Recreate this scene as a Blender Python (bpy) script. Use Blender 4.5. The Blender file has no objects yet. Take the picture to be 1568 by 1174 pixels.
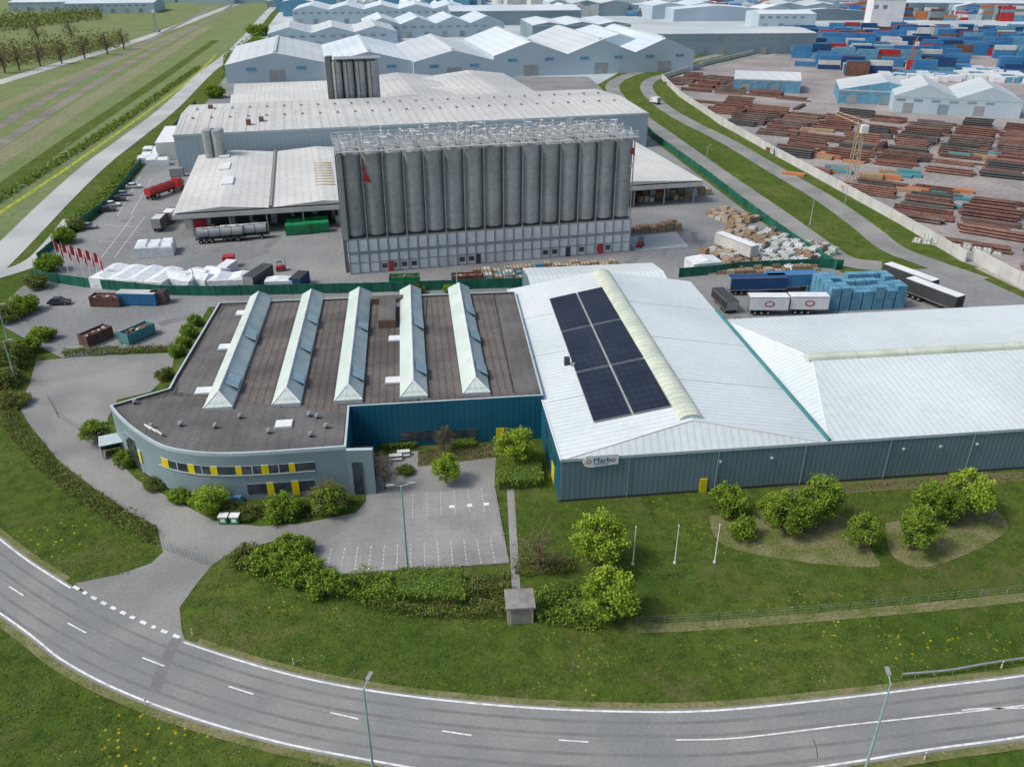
import bpy, math, random
import numpy as np
from mathutils import Vector
from mathutils.geometry import tessellate_polygon
random.seed(4); rng=np.random.default_rng(4)
sc=bpy.context.scene
# ------------------------------------------------ camera pixel to ground mapping helpers (metres, z=0 is the ground)
F=1268.;CZ=65.;PT=math.radians(27.92);sp,cp=math.sin(PT),math.cos(PT)
def P(x,y,h=0.):
    u=(x-784)/F; v=(587-y)/F
    t=(CZ-h)/(sp-v*cp)
    return (u*t,(cp+v*sp)*t,h)
def proj(X,Y,Z):
    d=Y*cp+(CZ-Z)*sp; return 784+F*X/d, 587-F*(Y*sp-(CZ-Z)*cp)/d
class Fr:
    def __init__(s,o,deg):
        s.o=o; s.d=deg; s.r=math.radians(deg); s.c=math.cos(s.r); s.s=math.sin(s.r)
    def w(s,a,b,z=0): return (s.o[0]+a*s.c-b*s.s, s.o[1]+a*s.s+b*s.c, z)
    def l(s,p):
        dx,dy=p[0]-s.o[0],p[1]-s.o[1]; return (dx*s.c+dy*s.s,-dx*s.s+dy*s.c)
# ------------------------------------------------ materials
MATS={}
def mat(name,c,c2=None,ns=.3,rough=.8,metal=0.,fine=.12,fs=6.,ribs=None,bump=0.,spec=.3,obj=False,ramp=(.38,.62),trans=0,hard=.22):
    m=bpy.data.materials.new(name); m.use_nodes=True; N=m.node_tree.nodes; L=m.node_tree.links
    b=N['Principled BSDF']; b.inputs['Roughness'].default_value=rough; b.inputs['Metallic'].default_value=metal
    b.inputs['Specular IOR Level'].default_value=spec
    if obj: src=N.new('ShaderNodeTexCoord').outputs['Object']
    else: src=N.new('ShaderNodeNewGeometry').outputs['Position']
    n=N.new('ShaderNodeTexNoise'); n.inputs['Scale'].default_value=ns; n.inputs['Detail'].default_value=6; L.new(src,n.inputs['Vector'])
    r=N.new('ShaderNodeMapRange'); r.inputs['From Min'].default_value=ramp[0]; r.inputs['From Max'].default_value=ramp[1]; L.new(n.outputs['Fac'],r.inputs['Value'])
    mx=N.new('ShaderNodeMix'); mx.data_type='RGBA'; L.new(r.outputs[0],mx.inputs['Factor'])
    c2=c2 or tuple(k*.85 for k in c)
    mx.inputs['A'].default_value=(*c,1); mx.inputs['B'].default_value=(*c2,1)
    n2=N.new('ShaderNodeTexNoise'); n2.inputs['Scale'].default_value=fs; n2.inputs['Detail'].default_value=3; L.new(src,n2.inputs['Vector'])
    r2=N.new('ShaderNodeMapRange'); r2.inputs['From Min'].default_value=.3; r2.inputs['From Max'].default_value=.7
    r2.inputs['To Min'].default_value=1-fine; r2.inputs['To Max'].default_value=1+fine; L.new(n2.outputs['Fac'],r2.inputs['Value'])
    sc_=N.new('ShaderNodeVectorMath'); sc_.operation='SCALE'; L.new(mx.outputs['Result'],sc_.inputs[0]); L.new(r2.outputs[0],sc_.inputs['Scale'])
    col=sc_.outputs[0]; hsrc=n2.outputs['Fac']
    for rb in (ribs or []):
        d,spc,amt=rb
        dt=N.new('ShaderNodeVectorMath'); dt.operation='DOT_PRODUCT'; dt.inputs[1].default_value=d; L.new(src,dt.inputs[0])
        ml=N.new('ShaderNodeMath'); ml.operation='MULTIPLY'; ml.inputs[1].default_value=1/spc; L.new(dt.outputs['Value'],ml.inputs[0])
        fr=N.new('ShaderNodeMath'); fr.operation='FRACT'; L.new(ml.outputs[0],fr.inputs[0])
        pp=N.new('ShaderNodeMath'); pp.operation='PINGPONG'; pp.inputs[1].default_value=.5; L.new(fr.outputs[0],pp.inputs[0])
        mr=N.new('ShaderNodeMapRange'); mr.inputs['From Min'].default_value=0; mr.inputs['From Max'].default_value=hard
        mr.inputs['To Min'].default_value=1-amt; mr.inputs['To Max'].default_value=1; L.new(pp.outputs[0],mr.inputs['Value'])
        s2=N.new('ShaderNodeVectorMath'); s2.operation='SCALE'; L.new(col,s2.inputs[0]); L.new(mr.outputs[0],s2.inputs['Scale']); col=s2.outputs[0]
    L.new(col,b.inputs['Base Color'])
    if bump:
        bp=N.new('ShaderNodeBump'); bp.inputs['Distance'].default_value=bump; bp.inputs['Strength'].default_value=.8
        L.new(hsrc,bp.inputs['Height']); L.new(bp.outputs[0],b.inputs['Normal'])
    if trans:
        t=N.new('ShaderNodeBsdfTranslucent'); L.new(col,t.inputs['Color']); ms=N.new('ShaderNodeMixShader'); ms.inputs[0].default_value=trans
        L.new(b.outputs[0],ms.inputs[1]); L.new(t.outputs[0],ms.inputs[2]); L.new(ms.outputs[0],N['Material Output'].inputs['Surface'])
    MATS[name]=m; return m
AM=math.radians(6.87); AS=math.radians(13.8)
da=(math.cos(AM),math.sin(AM),0); db=(-math.sin(AM),math.cos(AM),0); sa=(math.cos(AS),math.sin(AS),0); sb=(-math.sin(AS),math.cos(AS),0)
mat('asphalt_road',(.2,.212,.208),(.25,.258,.25),.12,.9,fine=.1,fs=4)
mat('asphalt_yard',(.185,.195,.198),(.26,.265,.262),.05,.9,fine=.14,fs=1.2)
mat('asphalt_drive',(.205,.208,.2),(.28,.28,.265),.1,.92,fine=.12,fs=3)
mat('asphalt_patch',(.165,.172,.17),(.2,.205,.2),.3,.92,fine=.1,fs=3)
mat('paver',(.23,.233,.228),(.3,.3,.288),.15,.9,fine=.1,fs=3,ribs=[(da,1.2,.05),(db,1.2,.05)])
mat('concrete_light',(.36,.385,.38),(.46,.48,.465),.05,.9)
mat('far_concrete',(.36,.42,.44),(.48,.53,.54),.02,.9)  # distance haze painted into the base colour as a cool, pale tint
mat('dirt_yard',(.34,.31,.295),(.23,.215,.21),.04,.95,fine=.2,fs=.6)
mat('soil',(.15,.12,.07),(.11,.13,.04),.5,.95,fine=.3,fs=4)
mat('tan_track',(.19,.18,.09),(.11,.135,.035),.35,.95,fine=.3,fs=3)
mat('white_line',(.75,.76,.75),(.42,.43,.42),1.2,.6,ramp=(.45,.75))
mat('faint_line',(.6,.6,.59),(.45,.45,.44),2.,.7)
mat('roof_bitumen',(.095,.086,.08),(.15,.133,.122),.09,.9,fine=.18,fs=2,ribs=[(da,1.1,.35),(db,6.2,.12)],ramp=(.42,.56))
mat('roof_office',(.1,.098,.096),(.145,.142,.137),.15,.9,fine=.15,fs=2,ribs=[(da,1.5,.12)])
mat('roof_white',(.66,.73,.73),(.57,.64,.645),.05,.5,fine=.05,fs=1,ribs=[(da,1.0,.17)])
mat('roof_white_b',(.66,.73,.73),(.57,.64,.645),.05,.5,fine=.05,fs=1,ribs=[(db,1.0,.17)])
mat('skylight_cream',(.6,.65,.54),(.48,.54,.44),.3,.5,fine=.08,ribs=[(db,1.3,.2)])
mat('clad_bluegrey',(.13,.205,.235),(.155,.235,.265),.1,.5,fine=.06,ribs=[(da,.7,.34)])
mat('clad_teal',(.01,.125,.2),(.015,.15,.23),.1,.45,fine=.06,ribs=[(da,.8,.25),(db,.8,.2)])
mat('trim_teal',(.06,.23,.25),None,.3,.5)
mat('trim_light',(.46,.55,.58),None,.3,.5)
mat('clad_office',(.2,.275,.305),(.235,.315,.345),.15,.5,fine=.06,ribs=[((0,0,1),.5,.15)])
mat('glass_dark',(.03,.045,.055),(.07,.09,.1),.6,.15,spec=.6)
mat('yellow',(.75,.62,.02),None,.5,.5)
mat('glazing',(.5,.6,.55),(.58,.67,.62),.3,.45,fine=.06,ribs=[(db,.9,.22)])
mat('glazing_blue',(.36,.47,.47),(.5,.58,.56),.35,.4,fine=.1,ribs=[(db,.9,.25)])
mat('vent_glass',(.24,.37,.43),(.34,.47,.5),.5,.3)
mat('white_paint',(.76,.78,.78),(.66,.69,.7),.4,.5,fine=.05)
mat('offwhite',(.57,.58,.56),(.47,.48,.46),.2,.7)
mat('grey_metal',(.36,.385,.39),None,.5,.45,metal=.3)
mat('dark_grey',(.055,.06,.063),None,.5,.6)
mat('black',(.012,.012,.014),None,.5,.6)
mat('solar',(.014,.018,.035),(.022,.027,.048),.2,.3,spec=.4,ribs=[(da,1.03,.35),(db,1.7,.35)])
mat('silo_steel',(.42,.445,.44),(.33,.35,.345),.1,.45,metal=.3,fine=.12,fs=1.2,ribs=[((0,0,1),2.1,.06)])
mat('silo_dark',(.15,.158,.155),None,.2,.7)
mat('panel_white',(.66,.7,.71),(.56,.61,.63),.4,.5)
mat('clad_pale',(.38,.47,.51),(.33,.42,.46),.05,.6,ribs=[(sa,1.5,.1)])
mat('roof_beige',(.56,.57,.545),(.45,.46,.445),.03,.7,fine=.1,fs=.8,ribs=[(sa,3.,.16)])
mat('roof_beige_b',(.6,.61,.58),(.49,.5,.48),.04,.7,fine=.08,fs=.8,ribs=[(sa,2.,.12)])
mat('roof_far',(.52,.61,.66),(.64,.7,.73),.02,.6,ribs=[(sa,5.,.1)])  # far roofs and walls: bluish pale colours stand in for air haze
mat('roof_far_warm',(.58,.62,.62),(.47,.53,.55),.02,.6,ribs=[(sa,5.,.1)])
mat('wall_far',(.43,.54,.6),(.37,.47,.53),.03,.7)  # wall colours also carry the painted haze tint
mat('wall_far_dark',(.16,.23,.27),(.24,.31,.35),.03,.7)
mat('green_fence',(.012,.11,.075),(.02,.14,.095),.3,.6,ribs=[(sa,2.5,.3)])
mat('green_cont',(.02,.25,.09),(.015,.18,.07),.6,.5,obj=True)
mat('blue_cont',(.035,.17,.36),(.06,.21,.4),.05,.5)
mat('blue_dark',(.02,.07,.18),None,.6,.5)
mat('blue_light',(.14,.33,.45),(.09,.25,.37),.6,.6)
mat('teal_cont',(.06,.25,.28),(.1,.23,.24),.6,.6)
mat('red',(.46,.04,.045),(.38,.035,.035),.6,.5)
mat('rust',(.175,.09,.072),(.115,.067,.058),.2,.9,fine=.35,fs=1.5)
mat('rust_light',(.24,.13,.1),(.17,.1,.085),.3,.9,fine=.3,fs=2)
mat('rust_dark',(.11,.075,.066),(.16,.125,.11),.2,.9,fine=.3,fs=2)
mat('orange',(.5,.2,.09),None,.5,.7)
mat('wood',(.36,.26,.16),(.27,.2,.13),1.,.85,fine=.25,fs=5)
mat('wood_light',(.5,.42,.3),(.4,.33,.24),1.,.85,fine=.2,fs=5)
mat('tarp_white',(.72,.76,.77),(.6,.65,.67),.8,.6,bump=.15,fs=1.5)
mat('tarp_green',(.45,.55,.5),(.55,.62,.58),.8,.6)
mat('bark',(.11,.09,.065),None,3,.9)
mat('twig',(.17,.11,.09),(.13,.09,.07),1,.9)
for nm,c,c2 in [('leaf_bright',(.25,.37,.035),(.19,.31,.03)),('leaf_mid',(.16,.255,.032),(.12,.2,.028)),('leaf_dark',(.08,.14,.025),(.1,.165,.028)),
                ('leaf_olive',(.19,.2,.055),(.14,.155,.04)),('leaf_brown',(.21,.17,.085),(.16,.13,.06)),('leaf_yellow',(.36,.48,.05),(.29,.42,.04))]:
    mat(nm,c,c2,.6,.75,fine=.2,fs=2.5,trans=.3)
mat('beige_wall',(.42,.38,.3),None,.5,.9,fine=.15)
mat('roof_concrete',(.28,.27,.25),(.2,.195,.18),1,.9)
mat('rail_bed',(.2,.18,.16),(.27,.25,.22),.05,.95,fine=.2,fs=1)
mat('flower_strip',(.42,.43,.03),(.17,.26,.03),.6,.95,fine=.3,fs=1.)
mat('lamp_pole',(.36,.54,.56),None,.5,.5,metal=.2)
mat('tyre',(.02,.02,.02),None,1,.9)
def grass_mat(name,dark,mid,lite,tan=(.16,.15,.06),flowers=True):
    m=bpy.data.materials.new(name); m.use_nodes=True; N=m.node_tree.nodes; L=m.node_tree.links
    b=N['Principled BSDF']; b.inputs['Roughness'].default_value=.95; b.inputs['Specular IOR Level'].default_value=.1
    pos=N.new('ShaderNodeNewGeometry').outputs['Position']
    def noise(s,d=5,r=.6,off=0):
        n=N.new('ShaderNodeTexNoise'); n.inputs['Scale'].default_value=s; n.inputs['Detail'].default_value=d; n.inputs['Roughness'].default_value=r
        if off:
            a=N.new('ShaderNodeVectorMath'); a.operation='ADD'; a.inputs[1].default_value=(off,off*1.7,0); L.new(pos,a.inputs[0]); L.new(a.outputs[0],n.inputs['Vector'])
        else: L.new(pos,n.inputs['Vector'])
        return n.outputs['Fac']
    def mr(v,a,c,lo=0,hi=1):
        r=N.new('ShaderNodeMapRange'); r.inputs['From Min'].default_value=a; r.inputs['From Max'].default_value=c; r.inputs['To Min'].default_value=lo; r.inputs['To Max'].default_value=hi
        L.new(v,r.inputs['Value']); return r.outputs[0]
    def mix(f,A,B):
        x=N.new('ShaderNodeMix'); x.data_type='RGBA'; L.new(f,x.inputs['Factor'])
        for k,v in (('A',A),('B',B)):
            if isinstance(v,tuple): x.inputs[k].default_value=(*v,1)
            else: L.new(v,x.inputs[k])
        return x.outputs['Result']
    def mul(a,c):
        x=N.new('ShaderNodeMath'); x.operation='MULTIPLY'; L.new(a,x.inputs[0]); L.new(c,x.inputs[1]); return x.outputs[0]
    c=mix(mr(noise(.05,6),.38,.62),mid,lite)
    c=mix(mr(noise(.5,6,.7,31),.42,.66),c,dark)
    c=mix(mr(noise(3.,4,.8,11),.5,.72),c,lite)
    c=mix(mr(noise(5.,3,.8,77),.52,.75),c,dark)
    c=mix(mr(noise(.11,6,.75,900),.52,.68,0,.75),c,tan)
    c=mix(mr(noise(.9,5,.8,333),.58,.72,0,.7),c,tan)
    if flowers:
        v=N.new('ShaderNodeTexVoronoi'); v.inputs['Scale'].default_value=1.3; L.new(pos,v.inputs['Vector'])
        dots=mr(v.outputs['Distance'],.12,.24,1,0)
        msk=mr(noise(.07,4,.6,201),.53,.64)
        c=mix(mul(dots,msk),c,(.55,.48,.02))
        v2=N.new('ShaderNodeTexVoronoi'); v2.inputs['Scale'].default_value=2.; L.new(pos,v2.inputs['Vector'])
        c=mix(mul(mr(v2.outputs['Distance'],.08,.16,1,0),mr(noise(.13,4,.6,500),.52,.6)),c,(.42,.46,.34))
    L.new(c,b.inputs['Base Color'])
    bp=N.new('ShaderNodeBump'); bp.inputs['Distance'].default_value=.25; L.new(noise(2.5,5,.8),bp.inputs['Height']); L.new(bp.outputs[0],b.inputs['Normal'])
    MATS[name]=m
grass_mat('grass',(.036,.07,.011),(.07,.122,.015),(.115,.165,.03))
grass_mat('grass_field',(.11,.165,.06),(.165,.225,.08),(.235,.275,.13),(.2,.2,.11),False)  # far grass made paler, distance haze put into its colours
grass_mat('grass_dry',(.17,.18,.1),(.24,.245,.14),(.29,.3,.18),(.26,.23,.15),False)
# ------------------------------------------------ mesh builder
class MB:
    def __init__(s): s.v=[];s.f=[];s.m=[]
    def face(s,pts,m):
        k=len(s.v); s.v+= [tuple(p) for p in pts]; s.f.append(tuple(range(k,k+len(pts)))); s.m.append(m)
    def prism(s,poly,z0,z1,m,mt=None,bottom=False):
        n=len(poly)
        ar=sum(poly[i][0]*poly[(i+1)%n][1]-poly[(i+1)%n][0]*poly[i][1] for i in range(n))
        if ar<0: poly=poly[::-1]
        for i in range(n):
            a,b=poly[i],poly[(i+1)%n]
            s.face([(a[0],a[1],z0),(b[0],b[1],z0),(b[0],b[1],z1),(a[0],a[1],z1)],m)
        s.flat(poly,z1,mt or m)
    def flat(s,poly,z,m):
        if len(poly)<=4: s.face([(p[0],p[1],z) for p in poly],m); return
        k=len(s.v); s.v+=[(p[0],p[1],z) for p in poly]
        for t in tessellate_polygon([[Vector((p[0],p[1],0)) for p in poly]]):
            a,b,c=t; A,B,C=poly[a],poly[b],poly[c]
            if (B[0]-A[0])*(C[1]-A[1])-(B[1]-A[1])*(C[0]-A[0])<0: b,c=c,b
            s.f.append((k+a,k+b,k+c)); s.m.append(m)
    def ob(s,fr,a0,a1,b0,b1,z0,z1,m,mt=None):
        s.prism([fr.w(a0,b0)[:2],fr.w(a1,b0)[:2],fr.w(a1,b1)[:2],fr.w(a0,b1)[:2]],z0,z1,m,mt)
        p=[fr.w(a0,b0,z0),fr.w(a0,b1,z0),fr.w(a1,b1,z0),fr.w(a1,b0,z0)]; s.face(p,m)
    def box(s,x,y,z0,sx,sy,sz,m,mt=None,ang=0):
        f=Fr((x,y),ang); s.ob(f,-sx/2,sx/2,-sy/2,sy/2,z0,z0+sz,m,mt)
    def gable(s,fr,a0,a1,b0,b1,z0,zr,mr,mw,axis='b',hip=0.):
        if axis=='b':
            am=(a0+a1)/2; R0=fr.w(am,b0+hip,zr); R1=fr.w(am,b1-hip,zr)
            A,B,C,D=fr.w(a0,b0,z0),fr.w(a1,b0,z0),fr.w(a1,b1,z0),fr.w(a0,b1,z0)
            s.face([A,R0,R1,D],mr); s.face([B,C,R1,R0],mr); s.face([A,B,R0],mw); s.face([C,D,R1],mw)
        else:
            bm=(b0+b1)/2; R0=fr.w(a0+hip,bm,zr); R1=fr.w(a1-hip,bm,zr)
            A,B,C,D=fr.w(a0,b0,z0),fr.w(a1,b0,z0),fr.w(a1,b1,z0),fr.w(a0,b1,z0)
            s.face([A,B,R1,R0],mr); s.face([C,D,R0,R1],mr); s.face([D,A,R0],mw); s.face([B,C,R1],mw)
    def cyl(s,x,y,z0,z1,r0,r1,n,m,cap=None):
        p=[(math.cos(2*math.pi*i/n),math.sin(2*math.pi*i/n)) for i in range(n)]
        for i in range(n):
            a,b=p[i],p[(i+1)%n]
            s.face([(x+a[0]*r0,y+a[1]*r0,z0),(x+b[0]*r0,y+b[1]*r0,z0),(x+b[0]*r1,y+b[1]*r1,z1),(x+a[0]*r1,y+a[1]*r1,z1)],m)
        s.face([(x+a[0]*r1,y+a[1]*r1,z1) for a in p],cap or m)
    def tube(s,p0,p1,r,n,m,r1=None):
        r1=r if r1 is None else r1
        p0,p1=Vector(p0),Vector(p1); d=(p1-p0).normalized(); u=d.orthogonal().normalized(); w=d.cross(u)
        c=[(math.cos(2*math.pi*i/n),math.sin(2*math.pi*i/n)) for i in range(n)]
        A=[p0+u*a*r+w*b*r for a,b in c]; B=[p1+u*a*r1+w*b*r1 for a,b in c]
        for i in range(n): j=(i+1)%n; s.face([A[i],A[j],B[j],B[i]],m)
        s.face(A[::-1],m); s.face(B,m)
    def extr(s,prof,y0,y1,m):
        n=len(prof)
        for i in range(n):
            a,b=prof[i],prof[(i+1)%n]; s.face([(a[0],y0,a[1]),(b[0],y0,b[1]),(b[0],y1,b[1]),(a[0],y1,a[1])],m)
        s.face([(a[0],y0,a[1]) for a in prof],m); s.face([(a[0],y1,a[1]) for a in prof][::-1],m)
    def mesh(s,name):
        me=bpy.data.meshes.new(name); me.from_pydata(s.v,[],s.f)
        ks=list(dict.fromkeys(s.m))
        for k in ks: me.materials.append(MATS[k])
        ix={k:i for i,k in enumerate(ks)}
        me.polygons.foreach_set('material_index',[ix[k] for k in s.m]); me.update(); return me
    def build(s,name,smooth=False):
        o=bpy.data.objects.new(name,s.mesh(name)); sc.collection.objects.link(o); return o
def inst(me,name,x,y,z=0,ang=0,s=1.):
    o=bpy.data.objects.new(name,me); sc.collection.objects.link(o); o.location=(x,y,z); o.rotation_euler=(0,0,math.radians(ang))
    o.scale=(s,s,s) if not isinstance(s,tuple) else s; return o
def catmull(pts,n=8):
    out=[]; P_=[pts[0]]+list(pts)+[pts[-1]]
    for i in range(1,len(P_)-2):
        p0,p1,p2,p3=[np.array(q[:2],float) for q in P_[i-1:i+3]]
        for k in range(n):
            t=k/n; out.append(tuple(.5*((2*p1)+(-p0+p2)*t+(2*p0-5*p1+4*p2-p3)*t*t+(-p0+3*p1-3*p2+p3)*t**3)))
    out.append(tuple(pts[-1][:2])); return out
def px(l,h=0): return [P(x,y,h)[:2] for x,y in l]
def sheet(name,poly,z,m):
    b=MB(); n=len(poly)
    ar=sum(poly[i][0]*poly[(i+1)%n][1]-poly[(i+1)%n][0]*poly[i][1] for i in range(n))
    if ar<0: poly=poly[::-1]
    b.flat(poly,z,m); return b.build(name)
def offs(c,d):
    out=[]
    for i,p in enumerate(c):
        a=c[max(0,i-1)]; b=c[min(len(c)-1,i+1)]; dx,dy=b[0]-a[0],b[1]-a[1]; l=math.hypot(dx,dy) or 1
        out.append((p[0]-dy/l*d,p[1]+dx/l*d))
    return out
def strip(mb,c,w,z,m,off=0):
    A=offs(c,off-w/2);B=offs(c,off+w/2)
    for i in range(len(c)-1): mb.face([(*A[i],z),(*A[i+1],z),(*B[i+1],z),(*B[i],z)],m)
def dashes(mb,c,w,z,m,on,off,start=0):
    acc=0
    for i in range(len(c)-1):
        a=np.array(c[i]);b=np.array(c[i+1]); l=np.linalg.norm(b-a); k=max(1,int(l/.25))
        for j in range(k):
            q=(acc+start)%(on+off)
            if q<on:
                p0=a+(b-a)*j/k;p1=a+(b-a)*(j+1)/k; n_=np.array([-(b-a)[1],(b-a)[0]])/l*w/2
                mb.face([(*(p0-n_),z),(*(p1-n_),z),(*(p1+n_),z),(*(p0+n_),z)],m)
            acc+=l/k
def road(name,c,w,z,m,lines=False):
    mb=MB(); strip(mb,c,w,z,m)
    return mb.build(name)
def inside(p,poly):
    x,y=p; c=False; n=len(poly)
    for i in range(n):
        a,b=poly[i],poly[(i+1)%n]
        if (a[1]>y)!=(b[1]>y) and x<(b[0]-a[0])*(y-a[1])/(b[1]-a[1])+a[0]: c=not c
    return c
# ------------------------------------------------ ground
mb=MB(); mb.flat([(-6000,-500),(6000,-500),(6000,9000),(-6000,9000)],0,'grass'); mb.build('ground')
fld=[P(-60,430)[:2],P(10,385)[:2],P(95,300)[:2],P(200,212)[:2],P(315,112)[:2],P(385,50)[:2],P(410,20)[:2],(-330,1500),(-2600,3500),(-1200,200),(-300,160)]
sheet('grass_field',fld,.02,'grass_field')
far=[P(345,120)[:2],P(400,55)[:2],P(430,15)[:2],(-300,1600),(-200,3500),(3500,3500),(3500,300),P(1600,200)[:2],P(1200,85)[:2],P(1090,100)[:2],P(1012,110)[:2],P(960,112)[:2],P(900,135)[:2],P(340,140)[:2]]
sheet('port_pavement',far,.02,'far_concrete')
yard=px([(45,430),(70,405),(112,362),(160,325),(225,250),(262,215),(310,165),(345,118),(900,118),(955,158),(1000,205),(1080,262),(1150,318),(1215,365),(1290,405),(1440,398),(1620,480),(1700,530),(1500,510),(1100,520),(820,470),(320,470),(285,528),(95,548),(55,528),(5,500),(15,455)])
sheet('yard_pavement',yard,.04,'asphalt_yard')
drive=px([(115,893),(180,880),(232,862),(250,845),(240,805),(200,785),(150,752),(90,705),(45,650),(28,620),(45,590),(55,553),(130,545),(268,540),(262,570),(230,600),(180,612),(165,640),(160,685),(210,735),(285,775),(330,798),(400,806),(470,800),(545,785),(560,768),(625,755),(757,745),(779,862),(640,868),(482,882),(480,838),(430,825),(350,848),(325,865),(300,895),(275,930),(278,965),(290,1000),(200,965)])
sheet('driveway',drive,.03,'asphalt_drive')
dirt=px([(1012,122),(1100,190),(1180,235),(1280,290),(1380,345),(1470,400),(1580,452),(1750,520)])+[(600,300),(700,700)]+px([(1200,82),(1095,97)])
sheet('storage_yard_ground',dirt,.05,'dirt_yard')
top=[P(x,y) for x,y in [(-260,560),(-150,690),(0,820),(100,890),(200,944),(300,985),(450,1030),(600,1058),(780,1077),(950,1085),(1100,1083),(1300,1063),(1430,1047),(1568,1030),(1800,995)]]
bot=[P(x,y) for x,y in [(-420,620),(-260,770),(0,945),(100,1020),(225,1080),(400,1135),(570,1170),(700,1190),(900,1205),(1100,1200),(1280,1176),(1430,1152),(1568,1133),(1830,1090)]]
T=catmull(top);B_=catmull(bot)
sheet('road',T+B_[::-1],.06,'asphalt_road')
mb=MB(); strip(mb,[p for p in T if proj(*p,0)[0]<110],.8,.05,'tan_track',.35); strip(mb,[p for p in T if proj(*p,0)[0]>290],.8,.05,'tan_track',.35); strip(mb,B_,.9,.05,'tan_track',-.4); mb.build('road_shoulder')
mb=MB()
def cut(c,x0,x1): return [p for p in c if x0<=proj(p[0],p[1],0)[0]<=x1]
strip(mb,cut(T,-400,118),.22,.075,'white_line',-.35); strip(mb,cut(T,285,1900),.22,.075,'white_line',-.35)
dashes(mb,cut(T,112,292),.4,.075,'white_line',.8,.8)
strip(mb,B_,.22,.075,'white_line',.35)
for (x0,y0),(x1,y1) in [((14,898),(36,912)),((104,954),(132,969)),((218,1007),(252,1020)),((350,1051),(388,1063)),((506,1091),(549,1101)),((677,1119),(722,1126)),((856,1133),(901,1136))]:
    strip(mb,[P(x0,y0)[:2],P(x1,y1)[:2]],.16,.075,'white_line')
strip(mb,catmull(px([(1035,1133),(1130,1130),(1290,1111),(1420,1097),(1568,1080),(1700,1062)])),.15,.075,'white_line')
strip(mb,catmull(px([(1472,1088),(1500,1085),(1568,1084),(1700,1078)])),.15,.075,'white_line')
mb.build('road_markings')
mb=MB()
strip(mb,px([(270,978),(250,1020),(236,1060)]),1.2,.067,'asphalt_patch'); strip(mb,px([(1245,1132),(1250,1145),(1252,1160)]),.07,.068,'dark_grey')
strip(mb,cut(T,-300,1800),.06,.069,'asphalt_patch',-3.7)
for o in (-1.6,-3.1,-5.2,-6.6): strip(mb,cut(T,-300,1800),.35,.064,'asphalt_patch',o)
mb.build('road_wear')
road('side_road',catmull(px([(-60,450),(10,385),(95,300),(150,250),(200,212),(260,165),(315,112),(350,85),(385,50),(410,20),(430,2)])),8,.07,'concrete_light')
road('side_road_branch',catmull(px([(-80,440),(0,420),(50,402),(80,375),(112,335)])),5,.06,'concrete_light')
road('flower_verge',catmull(px([(-30,345),(0,326),(120,246),(240,161),(300,115),(330,85)])),1.5,.05,'flower_strip')
for i,l in enumerate([[(-40,245),(0,222),(110,150),(220,85),(330,25),(360,5)],[(-40,215),(0,192),(100,135),(210,72),(300,25),(340,3)]]):
    c=catmull(px(l)); mb=MB(); strip(mb,c,4.5,.06,'rail_bed')
    for o in (-.75,.75): strip(mb,c,.14,.2,'dark_grey',o)
    mb.build('railway_track')
road('far_road',catmull(px([(-60,145),(0,126),(90,99),(180,72),(260,45),(330,18),(380,0)])),9,.05,'concrete_light')
road('dry_verge',catmull(px([(-40,262),(0,242),(120,165),(220,103),(320,40)])),9,.04,'grass_dry')
road('dry_verge',catmull(px([(-60,185),(0,163),(100,122),(200,82),(300,40)])),8,.04,'grass_dry')
road('mown_verge',catmull(px([(-60,320),(0,290),(120,205),(240,125),(330,62)])),6,.04,'grass')
ra=catmull(px([(1175,68),(1120,80),(1050,96),(975,112),(940,128),(945,148),(975,175),(1020,208),(1100,266),(1180,322),(1235,362),(1290,398),(1350,408)]))
rb=catmull(px([(1200,72),(1150,88),(1080,104),(1010,118),(990,133),(1008,158),(1050,185),(1110,215),(1190,262),(1260,303),(1320,345),(1365,380),(1420,402),(1500,430)]))
sheet('grass_verge',px([(1150,68),(960,105),(915,130),(1000,215),(1150,330),(1290,418),(1450,410),(1500,410),(1470,400),(1280,292),(1100,192),(1012,124),(1100,98),(1200,80)]),.055,'grass')
road('access_road',ra,7,.075,'asphalt_drive'); road('access_road',rb,6.5,.08,'asphalt_drive')
def wallline(name,pts,h,t,m,cap=None):
    mb=MB()
    for a,b in zip(pts[:-1],pts[1:]):
        f=Fr(a,math.degrees(math.atan2(b[1]-a[1],b[0]-a[0]))); l=math.hypot(b[0]-a[0],b[1]-a[1])
        mb.ob(f,0,l-.003,-t/2,t/2,0,h,m,cap)
        k=max(1,int(l/5))
        for i in range(k): mb.ob(f,i*l/k-.15,i*l/k+.15,-t/2-.08,t/2+.08,0,h+.1,m,cap)
    return mb.build(name)
wallline('concrete_wall',px([(1200,73),(1085,99),(1014,122),(1040,148),(1100,188),(1180,234),(1280,288),(1380,344),(1478,402)]),2.6,.4,'offwhite')
wallline('concrete_wall',px([(1490,400),(1530,422),(1620,470)]),3,.4,'offwhite')
wallline('green_fence',px([(52,428),(130,440),(250,452),(330,453),(560,448),(800,440),(840,438)]),2.2,.15,'green_fence')
wallline('green_fence',px([(1040,425),(1100,420),(1130,415),(1250,410),(1290,412)]),2.2,.15,'green_fence')
wallline('green_fence',px([(955,160),(1000,212),(1080,270),(1150,325),(1215,372),(1280,414)]),2.2,.15,'green_fence')
wallline('green_fence',px([(60,400),(112,355),(170,312),(218,250),(250,218),(300,160)]),2.,.12,'green_fence')
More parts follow.
